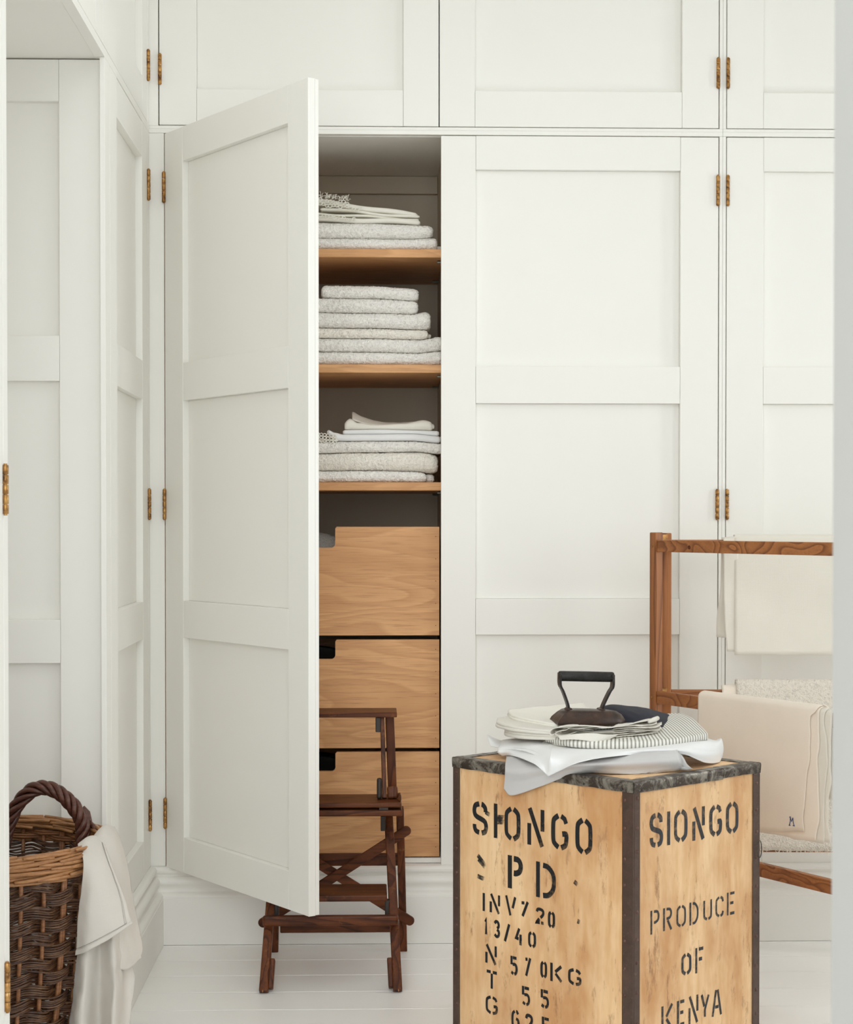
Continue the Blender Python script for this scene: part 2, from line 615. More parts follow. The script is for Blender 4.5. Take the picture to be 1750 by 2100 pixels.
obj('wall_back', M().box(-1.45, 3.4, 5.66, 5.76, 0, 3.0), PLASTER, kind='structure')
obj('wall_left', M().box(-1.45, -1.33, 1.62, 5.66, 0, 3.0), PLASTER, kind='structure')
obj('ceiling', M().box(-1.45, 3.4, 1.5, 5.76, 3.0, 3.1), PLASTER, kind='structure')
wr = M()
for (a, b, c, d) in ((1.62, 1.7, 0, 3), (1.7, 3.1, 0, 0.5), (1.7, 3.1, 2.6, 3), (3.1, 3.95, 0, 3), (3.95, 4.5, 0, 1.0), (3.95, 4.5, 2.0, 3), (4.5, 5.66, 0, 3)):
    wr.box(3.25, 3.37, a, b, c, d)
obj('wall_right', wr, PLASTER, kind='structure')
for i, (a, b, c, d) in enumerate(((3.95, 4.5, 1.0, 2.0), (1.7, 3.1, 0.5, 2.6))):  # the second, wide window is unseen and added for the side fill
    w = M()
    for q in ((a, a+.03, c, d), (b-.03, b, c, d), (a+.03, b-.03, c, c+.03), (a+.03, b-.03, d-.03, d)):
        w.box(3.27, 3.32, *q)
    obj('window_%d' % (i+1), w, PAINT, kind='structure')
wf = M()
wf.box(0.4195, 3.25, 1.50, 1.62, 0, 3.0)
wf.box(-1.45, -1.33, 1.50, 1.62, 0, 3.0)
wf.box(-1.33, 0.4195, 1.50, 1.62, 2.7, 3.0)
obj('wall_front', wf, JAMB_SHADED, kind='structure')

SK = [(0, .214), (.010, .2145), (.0165, .211), (.020, .205), (.0195, .199), (.015, .194), (.0125, .1915), (.0125, .1885), (.018, .1875),
      (.0245, .184), (.0285, .178), (.0295, .171), (.0275, .166), (.024, .162), (.0215, .156), (.0215, .151), (.0245, .1465),
      (.031, .1445), (.036, .142), (.0385, .1375), (.0385, .1325), (.040, .131), (.040, .001), (0, .001)]
bb = M()
n = len(SK)
bb.v = [Vector((LX+p, FZ-p, z)) for p, z in SK]+[Vector((3.25, FZ-p, z)) for p, z in SK]
for i in range(n):
    j = (i+1) % n
    bb.f.append((i, j, n+j, n+i))
o = obj('baseboard_back', bb, PAINT, kind='structure'); smooth_ang(o, 35)
bl = M()
bl.v = [Vector((LX+p, FZ-p, z)) for p, z in SK]+[Vector((LX+p, 4.185, z)) for p, z in SK]
for i in range(n):
    j = (i+1) % n
    bl.f.append((n+i, n+j, j, i))
bl.f.append(tuple(range(n, 2*n)))
o = obj('baseboard_left', bl, PAINT, kind='structure'); smooth_ang(o, 35)

# ------------------------------------------------------------------ fitted cupboards
hinge_me = None


def hinge(parent, at):
    """five brass knuckles on one pin"""
    global hinge_me
    if hinge_me is None:
        m = M(); L = 0.084; k = L/5
        for i in range(5):
            z = i*k
            m.tube([(0, 0, z+.0006), (0, 0, z+.0011), (0, 0, z+k-.0011), (0, 0, z+k-.0006)], [.0048, .0052, .0052, .0048], 12)
        m.tube([(0, 0, -.002), (0, 0, L+.002)], [.0030, .0030], 8)
        m.v = [v+Vector(at)-Vector((0, 0, L/2)) for v in m.v]
        hinge_me = obj('hinge', m, BRASS, parent); smooth_ang(hinge_me, 50)
        return hinge_me
    return copy_at(hinge_me, parent, Vector(at)-Vector((0, 0, 0.044)))


def lbox(T, x0, x1, y0, y1, z0, z1, m=None):
    m = m or M()
    return m.hexa([T(*p) for p in ((x0, y0, z0), (x1, y0, z0), (x1, y1, z0), (x0, y1, z0), (x0, y0, z1), (x1, y0, z1), (x1, y1, z1), (x0, y1, z1))])


def door(parent, T, w, z0, z1, rails, hz, st=(0.107, 0.097), t=0.031, label=None):
    d = obj('door', lbox(T, 0.0008, w-0.0008, 0.0207, t, z0+.0008, z1-.0008), PAINT, parent, bevel=.0012, label=label)
    for a, b in ((0, st[0]), (w-st[1], w)):
        obj('stile', lbox(T, a, b, 0, 0.0200, z0, z1), PAINT, d, bevel=.0012)
    for a, b in rails:
        obj('rail', lbox(T, st[0]+.0006, w-st[1]-.0006, 0.0004, 0.0200, a, b), PAINT, d, bevel=.0012)
    for (a, b), (c, e) in zip(rails[:-1], rails[1:]):
        obj('panel', lbox(T, st[0]+.001, w-st[1]-.001, 0.0185, 0.0204, b+.0005, c-.0005), PAINT, d)
    for z in hz:
        hinge(d, T(0.002, -0.004, z))
    return d


LOW_R = [(.213, .310), (.862, .963), (1.513, 1.617), (2.168, 2.2622)]
UP_R = [(2.2875, 2.388), (2.82, 2.93)]
LOW_H = (.364, 1.229, 2.112)
UP_H = (2.441, 2.80)
t_back_l = lambda x0: (lambda x, y, z: Vector((x0+x, FZ+y, z)))
t_back_r = lambda x1: (lambda x, y, z: Vector((x1-x, FZ+y, z)))
t_left = lambda y0: (lambda x, y, z: Vector((LX-y, y0-x, z)))
TH = math.radians(56.7)
PIV = Vector((-0.5925, FZ-0.0055, 0))


def t_open(x, y, z):
    rx, ry = -0.590+x-PIV.x, FZ+y-PIV.y
    return Vector((PIV.x+rx*math.cos(TH)+ry*math.sin(TH), PIV.y-rx*math.sin(TH)+ry*math.cos(TH), z))


# --- the open linen cupboard on the back wall
lin = empty('linen_cupboard', (0.19, 5.3, 0.214), 'white panelled double cupboard standing open, linen shelves and oak drawers inside', 'cupboard')
door(lin, t_open, .771, .213, 2.2615, LOW_R, LOW_H)
door(lin, t_back_r(.9665), .7815, .213, 2.2615, LOW_R, LOW_H)
obj('face_frame', M().box(LX-.005, -.5888, FZ, FZ+.090, .214, 2.264).box(.9695, .9785, FZ, FZ+.024, .214, 2.264)
    .box(LX-.005, .9785, FZ, FZ+.024, 2.2645, 2.2765), PAINT, lin, bevel=.0008)
obj('side_panel', M().box(-.618, -.598, 5.0905, 5.63, .229, 2.262), PAINT, lin, bevel=.001)
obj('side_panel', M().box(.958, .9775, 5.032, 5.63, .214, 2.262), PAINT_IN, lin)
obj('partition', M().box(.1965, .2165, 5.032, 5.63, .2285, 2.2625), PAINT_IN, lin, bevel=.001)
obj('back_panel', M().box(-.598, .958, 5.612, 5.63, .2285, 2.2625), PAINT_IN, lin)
obj('hanging_rail', M().box(-.597, .196, 5.592, 5.611, 2.207, 2.262), PAINT_IN, lin, bevel=.002)
obj('top_panel', M().box(-.618, .958, 5.0255, 5.63, 2.263, 2.276), PAINT, lin, bevel=.001)
obj('bottom_panel', M().box(-.588, .958, 5.0255, 5.63, .2145, .228), PAINT, lin)
obj('threshold', M().box(-.588, .9685, 5.001, 5.025, .2005, .2135), PAINT, lin, bevel=.001)
SHELF = []
for zt in (1.949, 1.624, 1.292):
    s = obj('shelf', M().box(-.588, .1955, 5.03, 5.605, zt-.0235, zt), OAK, lin, bevel=.0015)
    SHELF.append(zt)
    for yy in (5.085, 5.50):
        obj('shelf_pin', M().tube([(.1965, yy, zt-.0285), (.177, yy, zt-.0285)], .0035, 8), PINMETAL, s)


def drawer(z0, z1, nz):
    """oak front with a cut-out pull in its top edge, on a plain box"""
    cx, hw, r = -.202, .089, .012
    x0, x1 = -.585, .181
    pts = [(x0, z0), (x1, z0), (x1, z1)]
    pts += [(cx+hw+.004, z1), (cx+hw, z1-.005)]
    for k in range(6):
        a = math.pi/2*k/5
        pts.append((cx+hw-r+r*math.cos(a), nz+r-r*math.sin(a)))
    for k in range(6):
        a = math.pi/2*k/5
        pts.append((cx-hw+r-r*math.sin(a), nz+r-r*math.cos(a)))
    pts += [(cx-hw, z1-.005), (cx-hw-.004, z1), (x0, z1)]
    m = M().prism([(p, 5.048, q) for p, q in pts], (0, -.018, 0))
    d = obj('drawer', m, OAK, lin)
    b = M()
    b.box(x0+.005, x0+.02, 5.0485, 5.55, z0+.004, z1-.03)
    b.box(x1-.02, x1-.005, 5.0485, 5.55, z0+.004, z1-.03)
    b.box(x0+.02, x1-.02, 5.535, 5.55, z0+.004, z1-.03)
    b.box(x0+.02, x1-.02, 5.0485, 5.535, z0+.004, z0+.014)
    obj('drawer_box', b, OAK, d)
    for i in range(5):
        z = z0+(z1-z0)*(.09+.205*i)
        nm = M().tube([(x1-.010, 5.0305, z), (x1-.010, 5.0294, z)], [.0017, .0016], 6, ref=(1, 0, 0), flat=.6)
        obj('nail', nm, NAILMETAL, d)
    return d


drawer(.859, 1.166, 1.107)
drawer(.540, .847, .792)
drawer(.2315, .529, .474)

# --- the shut cupboard to its right
cr_ = empty('panelled_cupboard', (1.39, 5.3, .214), 'shut white panelled full-height cupboard behind the wooden airer', 'cupboard')
door(cr_, t_back_l(.9905), .78, .213, 2.2615, LOW_R, LOW_H, st=(.104, .10))
obj('face_frame', M().box(.979, .988, FZ, FZ+.024, .214, 2.264).box(1.774, 1.83, FZ, FZ+.024, .214, 2.264)
    .box(.979, 1.83, FZ, FZ+.024, 2.2645, 2.2765), PAINT, cr_, bevel=.0008)
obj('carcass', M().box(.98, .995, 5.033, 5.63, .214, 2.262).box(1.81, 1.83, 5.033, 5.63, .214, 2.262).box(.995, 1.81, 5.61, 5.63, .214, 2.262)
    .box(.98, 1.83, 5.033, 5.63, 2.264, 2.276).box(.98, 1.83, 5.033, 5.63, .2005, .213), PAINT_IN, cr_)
obj('plain_side', M().box(1.8305, 1.85, FZ, 5.63, .214, 2.95), PAINT, cr_)

# --- cupboards above
for (x0, x1, doors, lab, fr) in (
        (-.63, .9785, ((t_back_l(-.6015), .7795), (t_back_r(.9665), .7855)), 'white wall cupboard with two doors above the open linen cupboard', ((LX-.005, -.6045), (.9695, .9785))),
        (.979, 1.83, ((t_back_l(.9905), .78),), 'white wall cupboard above the shut cupboard on the right', ((.979, .988), (1.774, 1.83)))):
    u = empty('wall_cupboard', ((x0+x1)/2, 5.3, 2.277), lab, 'cupboard')
    for T, w in doors:
        door(u, T, w, 2.2875, 2.93, UP_R, UP_H, st=(.103, .099))
    m = M()
    for a, b in fr:
        m.box(a, b, FZ, FZ+.024, 2.2853, 2.9325)
    m.box(x0 if x0 > 0 else LX-.005, x1, FZ, FZ+.024, 2.2766, 2.2852).box(x0 if x0 > 0 else LX-.005, x1, FZ, FZ+.024, 2.933, 2.995)
    obj('face_frame', m, PAINT, u, bevel=.0008)
    obj('carcass', M().box(x0+.001, x0+.02, 5.033, 5.63, 2.29, 2.95).box(x1-.02, x1-.001, 5.033, 5.63, 2.29, 2.95).box(x0+.02, x1-.02, 5.61, 5.63, 2.29, 2.95)
        .box(x0+.001, x1-.001, 5.033, 5.63, 2.2775, 2.289).box(x0+.001, x1-.001, 5.033, 5.63, 2.951, 2.965), PAINT_IN, u)

# --- left run: one shut cupboard beside the corner, its panelled end facing the alcove
lc = empty('panelled_cupboard', (-.95, 4.6, .214), 'narrow white panelled cupboard on the left wall beside the corner, facing right', 'cupboard')
door(lc, t_left(4.957), .694, .213, 2.2638, LOW_R, LOW_H, st=(.108, .113))
obj('face_frame', M().box(LX-.012, LX, 4.185, 4.260, .214, 2.264).box(LX-.024, LX, 4.960, 4.998, .214, 2.264), PAINT, lc, bevel=.0008)
ep = obj('end_panel', M().box(-1.328, LX-.0125, 4.222, 4.234, .002, 2.262), PAINT, lc)
obj('stile', M().box(-.740, LX-.0125, 4.2035, 4.2215, .002, 2.262), PAINT, ep, bevel=.001)
obj('stile', M().box(-1.328, -1.23, 4.2035, 4.2215, .002, 2.262), PAINT, ep, bevel=.001)
for a, b in ((.002, .31), (.848, .950), (1.511, 1.617), (2.165, 2.262)):
    obj('rail', M().box(-1.2295, -.7405, 4.2038, 4.2215, a, b), PAINT, ep, bevel=.001)
obj('carcass', M().box(-1.328, -1.31, 4.24, 4.998, .214, 2.262).box(-1.31, LX-.04, 4.98, 4.998, .214, 2.262)
    .box(-1.328, LX-.026, 4.24, 4.998, .2, .213), PAINT_IN, lc)

nc = empty('panelled_cupboard', (-.95, 2.4, .0), 'white cupboard edge with two brass hinges at the left border, nearest the camera', 'cupboard')
door(nc, t_left(3.036), .78, .213, 2.2615, LOW_R, (.390, 1.236, 2.112), st=(.1, .1))
obj('face_frame', M().box(LX-.024, LX, 3.0385, 3.073, .0, 2.264).box(LX-.024, LX, 2.18, 2.253, 0, 2.264)
    .box(LX-.024, LX, 2.253, 3.0385, 2.2645, 2.2765).box(LX-.024, LX, 2.253, 3.0385, .0, .21), PAINT, nc, bevel=.0008)
obj('carcass', M().box(-1.328, LX-.025, 3.04, 3.06, .0, 2.262).box(-1.328, LX-.025, 2.18, 2.2, .0, 2.262), PAINT, nc)

lu = empty('wall_cupboard', (-.95, 4.0, 2.277), 'white wall cupboard on the left wall bridging the alcove above the basket', 'cupboard')
door(lu, t_left(4.957), .797, 2.2875, 2.93, UP_R, UP_H, st=(.1, .1))
door(lu, t_left(4.157), .78, 2.2875, 2.93, UP_R, (), st=(.1, .1))
obj('face_frame', M().box(LX-.024, LX, 4.960, 4.998, 2.286, 2.932).box(LX-.024, LX, 2.18, 4.998, 2.2643, 2.2855)
    .box(LX-.024, LX, 2.18, 4.998, 2.933, 2.995).box(LX-.024, LX, 2.18, 3.374, 2.2845, 2.933), PAINT, lu, bevel=.0008)
obj('soffit', M().box(-1.328, LX-.0245, 2.2, 4.998, 2.2655, 2.282), PAINT, lu)
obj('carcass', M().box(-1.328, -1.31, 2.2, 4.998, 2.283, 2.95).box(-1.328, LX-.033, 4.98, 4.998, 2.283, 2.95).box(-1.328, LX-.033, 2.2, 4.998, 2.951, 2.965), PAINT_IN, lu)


# ------------------------------------------------------------------ linen on the shelves


def pad(x0, x1, y0, y1, zb, zt, step=0.0035, fuzz=0.0012, seed=0, tail=None, rfront=0.95, rend=0.5, m=None):
    """a folded cloth: rounded front fold, soft ends; zb / zt are height curves along x"""
    m = m or M()
    fz = lambda f, x: f(x) if callable(f) else f
    nx = max(8, int((x1-x0)/step))
    base = len(m.v)
    hmid = fz(zt, (x0+x1)/2)-fz(zb, (x0+x1)/2)
    R = hmid*rend
    rows = []
    rr = random.Random(seed)
    nf = max(6, int(hmid*1.6/step))
    npt = None
    for i in range(nx+1):
        x = x0+(x1-x0)*i/nx
        b, t = fz(zb, x), fz(zt, x)
        e = min(x-x0, x1-x)
        sh = 0.0
        if e < R:
            q = 1-e/R
            sh = R*0.55*(1-math.sqrt(max(0, 1-q*q)))
        b2, t2 = b+sh*0.7, t-sh
        h = max(t2-b2, 0.002)
        r = h/2*rfront
        yf = y0+sh+0.004*noise.noise(Vector((x*9, seed*3.1, 0)))
        prof = []
        # back bottom -> front bottom -> front fold -> top -> back
        prof.append((y1, b2))
        prof.append((y0+(y1-y0)*.3, b2))
        for k in range(nf+1):
            a = -math.pi/2-math.pi*k/nf
            cz = (b2+r) if k <= nf/2 else (t2-r)
            prof.append((yf+r+r*math.cos(a)*1.0, cz+r*math.sin(a)))
        nt = 14
        for k in range(1, nt+1):
            prof.append((yf+r+(min(y0+.12, y1)-yf-r)*k/nt, t2+0.0018*noise.noise(Vector((x*22, k*.7, seed)))))
        prof.append((y1, t2-.004))
        row = []
        for k, (yy, zz) in enumerate(prof):
            p = Vector((x, yy, zz))
            if fuzz and 1 < k < len(prof)-1:
                d = Vector((0, yy-(yf+r+.02), zz-(b2+t2)/2))
                if d.length > 1e-6:
                    d.normalize()
                p = p+d*fuzz*(rr.random()*1.5-.9)+Vector(((rr.random()-.5)*fuzz, 0, 0))
                p.z = max(p.z, b2+.0001)
            row.append(p)
        rows.append(row)
        npt = len(row)
    for r_ in rows:
        m.v += r_
    for i in range(nx):
        for k in range(npt):
            k2 = (k+1) % npt
            m.f.append((base+i*npt+k, base+(i+1)*npt+k, base+(i+1)*npt+k2, base+i*npt+k2))
    m.f.append(tuple(base+k for k in range(npt)))
    m.f.append(tuple(base+nx*npt+k for k in reversed(range(npt))))
    return m


def curve(pts):
    """piecewise-smooth height curve through (x, z) points"""
    def f(x):
        if x <= pts[0][0]:
            return pts[0][1]
        for (a, za), (b, zb) in zip(pts[:-1], pts[1:]):
            if x <= b:
                t = (x-a)/(b-a); t = t*t*(3-2*t)
                return za+(zb-za)*t
        return pts[-1][1]
    return f


def towel(label, x0, x1, y0, zb, zt, mat, seed, fuzz=.0024, tails=(), depth=.30, name='folded_towel', group=None, cat='towel', step=.0032):
    m = pad(x0, x1, y0, y0+depth, zb, zt, step, fuzz, seed)
    for (a, b, c, d, yy) in tails:
        pad(a, b, yy, yy+.2, c, d, step, fuzz*.7, seed+50, m=m)
    o = obj(name, m, mat, None, label=label, cat=cat, group=group)
    for p in o.data.polygons:
        p.use_smooth = True
    return o


GR = 'folded linen on the cupboard shelves'
# top shelf (board top 1.949)
z0 = SHELF[0]+.0006
a1 = curve([(-.3, 1.982), (.10, 1.980), (.17, 1.984)])
a2 = curve([(-.3, 2.030), (-.05, 2.026), (.16, 2.020)])
towel('thick white terry towel at the bottom of the pile on the top shelf', -.34, .176, 5.045, z0, a1, TERRY, 1, tails=((.170, .192, z0, 1.964, 5.07),), group=GR)
towel('fluffy white towel under the crocheted cloth on the top shelf', -.34, .165, 5.05, lambda x: a1(x)+.0012, a2, TERRY, 2, group=GR)

# the crocheted cloth: thin folded layers with a lace border at the left and a fringe
lt = empty('lace_cloth', (-.05, 5.15, 2.03), 'cream cloth with holed crochet border and fringe, topmost on the top shelf', 'tablecloth', GR)
lay = M()
for i, (xa, xb, dz0, dz1, zl, zr) in enumerate(((-.165, .128, .002, .016, 2.030, 2.022), (-.20, .124, .017, .024, 2.034, 2.018), (-.155, .126, .025, .032, 2.040, 2.016), (-.185, .121, .033, .048, 2.048, 2.010))):
    zf = lambda x, zl=zl, zr=zr, i=i: zl+(zr-zl)*min(1, max(0, (x+.16)/.28))+.0022*math.sin(x*31+i*2)
    pad(xa, xb, 5.062+.006*(i % 2), 5.30, lambda x, zf=zf, d=dz0: zf(x)+d, lambda x, zf=zf, d=dz1: zf(x)+d, .006, 0, i+3, m=lay)
o = obj('folded_linen', lay, COTTON_CREAM, lt, smooth=True)
rr = random.Random(5)
lace = M()
for row, (zz, xa, xb, yy) in enumerate(((2.046, -.155, -.06, 5.0545), (2.078, -.165, -.035, 5.055), (2.091, -.165, -.07, 5.06))):
    x = xa
    while x < xb:
        c = Vector((x, yy+rr.uniform(-.002, .002), zz-(x+.16)*.11+rr.uniform(-.003, .003)))
        R = rr.uniform(.0042, .0062)
        lace.tube([c+Vector((R*math.cos(t*math.pi/4), .0015*math.sin(t*1.7), R*.85*math.sin(t*math.pi/4))) for t in range(8)], .0014, 5, closed=True)
        x += .0095
obj('crochet_border', lace, COTTON_CREAM, lt, smooth=True, kind='stuff')
fr = M()
for i in range(46):
    x = rr.uniform(-.165, -.075)
    c = Vector((x, 5.06+rr.uniform(-.004, .02), 2.100-(x+.16)*.10))
    d = Vector((rr.uniform(-.6, 1.0), rr.uniform(-.5, .1), rr.uniform(.2, 1.0))).normalized()
    L = rr.uniform(.010, .022)
    fr.tube([c, c+d*L*.5+Vector((0, 0, .002)), c+d*L+Vector((0, 0, -.003))], .0007, 4)
obj('fringe', fr, COTTON_CREAM, lt, kind='stuff')

# second shelf (1.624): six towels
z0 = SHELF[1]+.0006
b = [z0,
     curve([(-.3, 1.662), (0, 1.660), (.11, 1.657), (.19, 1.664)]),
     curve([(-.3, 1.700), (0, 1.699), (.12, 1.696), (.192, 1.706)]),
     curve([(-.3, 1.730), (0, 1.728), (.15, 1.724)]),
     curve([(-.3, 1.774), (.02, 1.770), (.105, 1.768), (.148, 1.776)]),
     curve([(-.3, 1.816), (0, 1.812), (.115, 1.806)]),
     curve([(-.3, 1.853), (-.02, 1.849), (.12, 1.842)])]
lab = ['white towel lying on the middle shelf board, lowest of six', 'white towel reaching the cupboard side, second from below on the middle shelf',
       'thin cream towel third from below on the middle shelf', 'plump white towel with upturned right end, fourth on the middle shelf',
       'white towel just under the topmost one on the middle shelf', 'topmost white towel on the middle shelf']
xr = [.1945, .1945, .150, .157, .122, .123]
xl = [-.34, -.34, -.33, -.34, -.30, -.152]
for i in range(6):
    up = b[i+1]; lo = b[i]
    lo_f = (lambda x, lo=lo: lo(x)+.0012) if callable(lo) else lo
    tails = ((.140, .160, (lambda x: 1.7045), 1.716, 5.09),) if i == 2 else ()
    towel(lab[i], xl[i], xr[i], 5.045+.004*(i % 3), lo_f, up, TERRY_B if i == 2 else TERRY, 10+i, tails=tails, group=GR)

# third shelf (1.292)
z0 = SHELF[2]+.0006
c = [z0,
     curve([(-.3, 1.322), (0, 1.324), (.10, 1.322), (.17, 1.316)]),
     curve([(-.3, 1.370), (0, 1.376), (.12, 1.378), (.175, 1.372)]),
     curve([(-.3, 1.405), (0, 1.408), (.10, 1.408), (.19, 1.402)])]
lab = ['white towel on the lowest shelf board under a thick towel', 'thick cream towel in the middle of the lowest shelf pile', 'white towel under the smooth folded sheet on the lowest shelf']
for i in range(3):
    lo = c[i]
    lo_f = (lambda x, lo=lo: lo(x)+.0012) if callable(lo) else lo
    towel(lab[i], -.34, (.146, .178, .1945)[i], 5.045+.003*i, lo_f, c[i+1], (TERRY, TERRY_B, TERRY)[i], 30+i,
          tails=((.140, .168, z0, 1.316, 5.075),) if i == 0 else (), group=GR)
# smooth sheet with curled left end, a folded cloth, and a rumpled cloth on top
s1b = curve([(-.137, 1.428), (-.115, 1.411), (-.09, 1.4095), (.0, 1.4100), (.10, 1.4105), (.19, 1.404)])
s1t = curve([(-.137, 1.443), (-.115, 1.433), (-.09, 1.428), (0, 1.429), (.10, 1.430), (.185, 1.424)])
towel('smooth white sheet with curled-up left end on the lowest shelf', -.137, .186, 5.06, s1b, s1t, COTTON, 41, fuzz=0, tails=((.182, .194, 1.408, 1.423, 5.075),), name='folded_sheet', group=GR, cat='sheet', step=.005)
s2t = curve([(-.095, 1.441), (0, 1.443), (.18, 1.439)])
towel('thin white cloth between sheet and rumpled cloth on the lowest shelf', -.092, .182, 5.066, lambda x: s1t(x)+.0008, s2t, COTTON, 42, fuzz=0, name='folded_cloth', group=GR, cat='cloth', step=.005)
s3t = curve([(-.088, 1.464), (-.072, 1.474), (-.05, 1.462), (0, 1.456), (.08, 1.460), (.14, 1.470), (.17, 1.462)])
o = towel('rumpled white cloth with sagging top, topmost on the lowest shelf', -.087, .163, 5.070, lambda x: s2t(x)+.0008, s3t, COTTON_CREAM, 43, fuzz=.0003, name='folded_cloth', group=GR, cat='cloth', step=.005,
          tails=((.150, .169, 1.4445, 1.459, 5.078),))
# a raised back fold on the rumpled cloth
g = patch([[(-.066, 5.12, 1.474), (-.02, 5.12, 1.460), (.05, 5.12, 1.457), (.14, 5.12, 1.466)],
           [(-.066, 5.17, 1.498), (-.03, 5.17, 1.482), (.04, 5.17, 1.468), (.13, 5.17, 1.472)],
           [(-.062, 5.22, 1.490), (-.03, 5.22, 1.476), (.04, 5.22, 1.462), (.12, 5.22, 1.462)]], 24, 10, .002, 30)
obj('back_fold', M().grid(g), COTTON_CREAM, o, smooth=True, solid=.0025)
lw = M(); rr = random.Random(9)
for i in range(7):
    for k in range(3):
        cc = Vector((-.172+i*.0095, 5.056+rr.uniform(-.001, .001), 1.413+k*.0085-i*.0012))
        lw.tube([cc+Vector((.0046*math.cos(t*math.pi/4), 0, .004*math.sin(t*math.pi/4))) for t in range(8)], .0014, 5, closed=True)
pad(-.26, -.105, 5.062, 5.2, lambda x: c[3](x)+.0012, lambda x: c[3](x)+.008, .006, 0, 77, m=lw)
obj('lace_edge', lw, COTTON_CREAM, None, label='small lace-edged cloth left of the smooth sheet on the lowest shelf', cat='cloth', group=GR, smooth=True)

# contents glimpsed through the drawer pulls
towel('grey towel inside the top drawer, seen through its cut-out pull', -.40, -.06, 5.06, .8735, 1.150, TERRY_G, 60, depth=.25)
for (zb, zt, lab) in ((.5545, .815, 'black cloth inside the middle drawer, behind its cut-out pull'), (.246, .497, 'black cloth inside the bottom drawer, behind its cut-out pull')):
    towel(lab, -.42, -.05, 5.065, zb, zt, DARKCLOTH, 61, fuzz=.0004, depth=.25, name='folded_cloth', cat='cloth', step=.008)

# ------------------------------------------------------------------ step stool
st = empty('step_stool', (-.11, 4.65, 0), 'dark brown wooden folding step stool in front of the oak drawers', 'stool')
W = MAHOG
XC = -.112


def bar(name, a, b, side, w, h, mat, bevel=.003, lab=None):
    return obj(name, M().beam(a, b, side, w, h), mat, st, bevel=bevel, label=lab)


for s in (-1, 1):
    # front stile: leans back as it rises, splays out at the foot
    a = Vector((XC+s*.168, 4.450, .001)); b_ = Vector((XC+s*.146, 4.715, .4155))
    lg = bar('front_leg', a, b_, (1, 0, 0), .023, .028, W['Z'])
    # brass-rubbed groove strip along the front of the leg
    d = Vector((0, -.0128, -.008))
    obj('bead', M().beam(a+d+Vector((s*.002, 0, .012)), b_+d+Vector((s*.002, 0, -.02)), (1, 0, 0), .003, .002), PINE['Z'], lg, bevel=.0008)
    # foot block fixed inside the foot
    bar('foot_block', a+Vector((-s*.0165, .012, .006)), a+Vector((-s*.0205, .042, .074)), (1, 0, 0), .013, .030, W['Z'], .003)
    # rear leg, outside the front frame
    bar('rear_leg', (XC+s*.177+.012, 4.880, .001), (XC+s*.166+.012, 4.780, .412), (1, 0, 0), .021, .022, W['Z'])
    # upper frame carrying the top step
    bar('upright', (XC+s*.136, 4.668, .4535), (XC+s*.130, 4.715, .664), (1, 0, 0), .0115, .030, W['Z'], .002)
    bar('back_upright', (XC+s*.156+.002, 4.752, .4535), (XC+s*.148+.002, 4.752, .664), (1, 0, 0), .0235, .018, W['Z'], .002)
    # blocks and cheeks
    bar('hinge_block', (XC+s*.1195, 4.705, .625), (XC+s*.1195, 4.705, .6645), (1, 0, 0), .014, .03, DARKBLOCK, .002)
    bar('hinge_block', (XC+s*.1225, 4.664, .4535), (XC+s*.1225, 4.668, .507), (1, 0, 0), .0135, .034, DARKBLOCK, .005)
    bar('cheek', (XC+s*.158, 4.668, .4535), (XC+s*.156, 4.672, .485), (1, 0, 0), .028, .03, W['Z'], .005)
    bar('knuckle', (XC+s*.1755, 4.64, .4535), (XC+s*.1755, 4.64, .470), (1, 0, 0), .008, .05, W['Z'], .0035)
    bar('hinge_block', (XC+s*.132, 4.655, .375), (XC+s*.132, 4.645, .4155), (1, 0, 0), .0125, .03, DARKBLOCK, .002)
    bar('hinge_block', (XC+s*.143, 4.575, .165), (XC+s*.143, 4.578, .2065), (1, 0, 0), .013, .03, DARKBLOCK, .002)

# treads: front bar, low tread, double platform, top step
m = M().box(-.286, .058, 4.502, 4.520, .1545, .1815)
obj('front_bar', m, W['X'], st, bevel=.006, segs=3)
obj('lower_tread', M().box(-.254, .030, 4.545, 4.690, .2075, .2245), W['X'], st, bevel=.004, segs=3)
obj('platform', M().box(-.290, .068, 4.600, 4.752, .4395, .4525), W['X'], st, bevel=.004, segs=3)
obj('platform', M().box(-.292, .070, 4.604, 4.756, .4165, .4335), W['X'], st, bevel=.004, segs=3)
obj('hinge_plate', M().box(.010, .033, 4.603, 4.61, .4335, .4393), DARKBLOCK, st)
obj('top_step', M().box(-.281, .057, 4.676, 4.795, .6655, .6785), W['X'], st, bevel=.002)
# crossbars at the rear
for (za, zb_, y_, xa, xb) in ((.243, .277, 4.842, -.284, .078), (.050, .078, 4.888, -.262, .058)):
    obj('crossbar', M().box(xa, xb, y_-.0065, y_+.0065, za, zb_), W['X'], st, bevel=.003)
# crossed braces over the rear legs, with rounded ends standing proud at the sides
for s, y_ in ((1, 4.780), (-1, 4.792)):
    a = Vector((XC+.006+s*.190, y_, .348)); b_ = Vector((XC+.006-s*.200, y_+.040, .092))
    d = (b_-a).normalized(); q = Vector((0, 1, 0)).cross(d).normalized()
    pts = []
    for c, sg in ((a, -1), (b_, 1)):
        for k in range(9):
            t = -math.pi/2+math.pi*k/8
            pts.append(c+d*(sg*math.cos(t)*.012)+q*(sg*math.sin(t)*.013))
    obj('cross_brace', M().prism(pts, (0, .010, 0)), W['X'], st, bevel=.002)


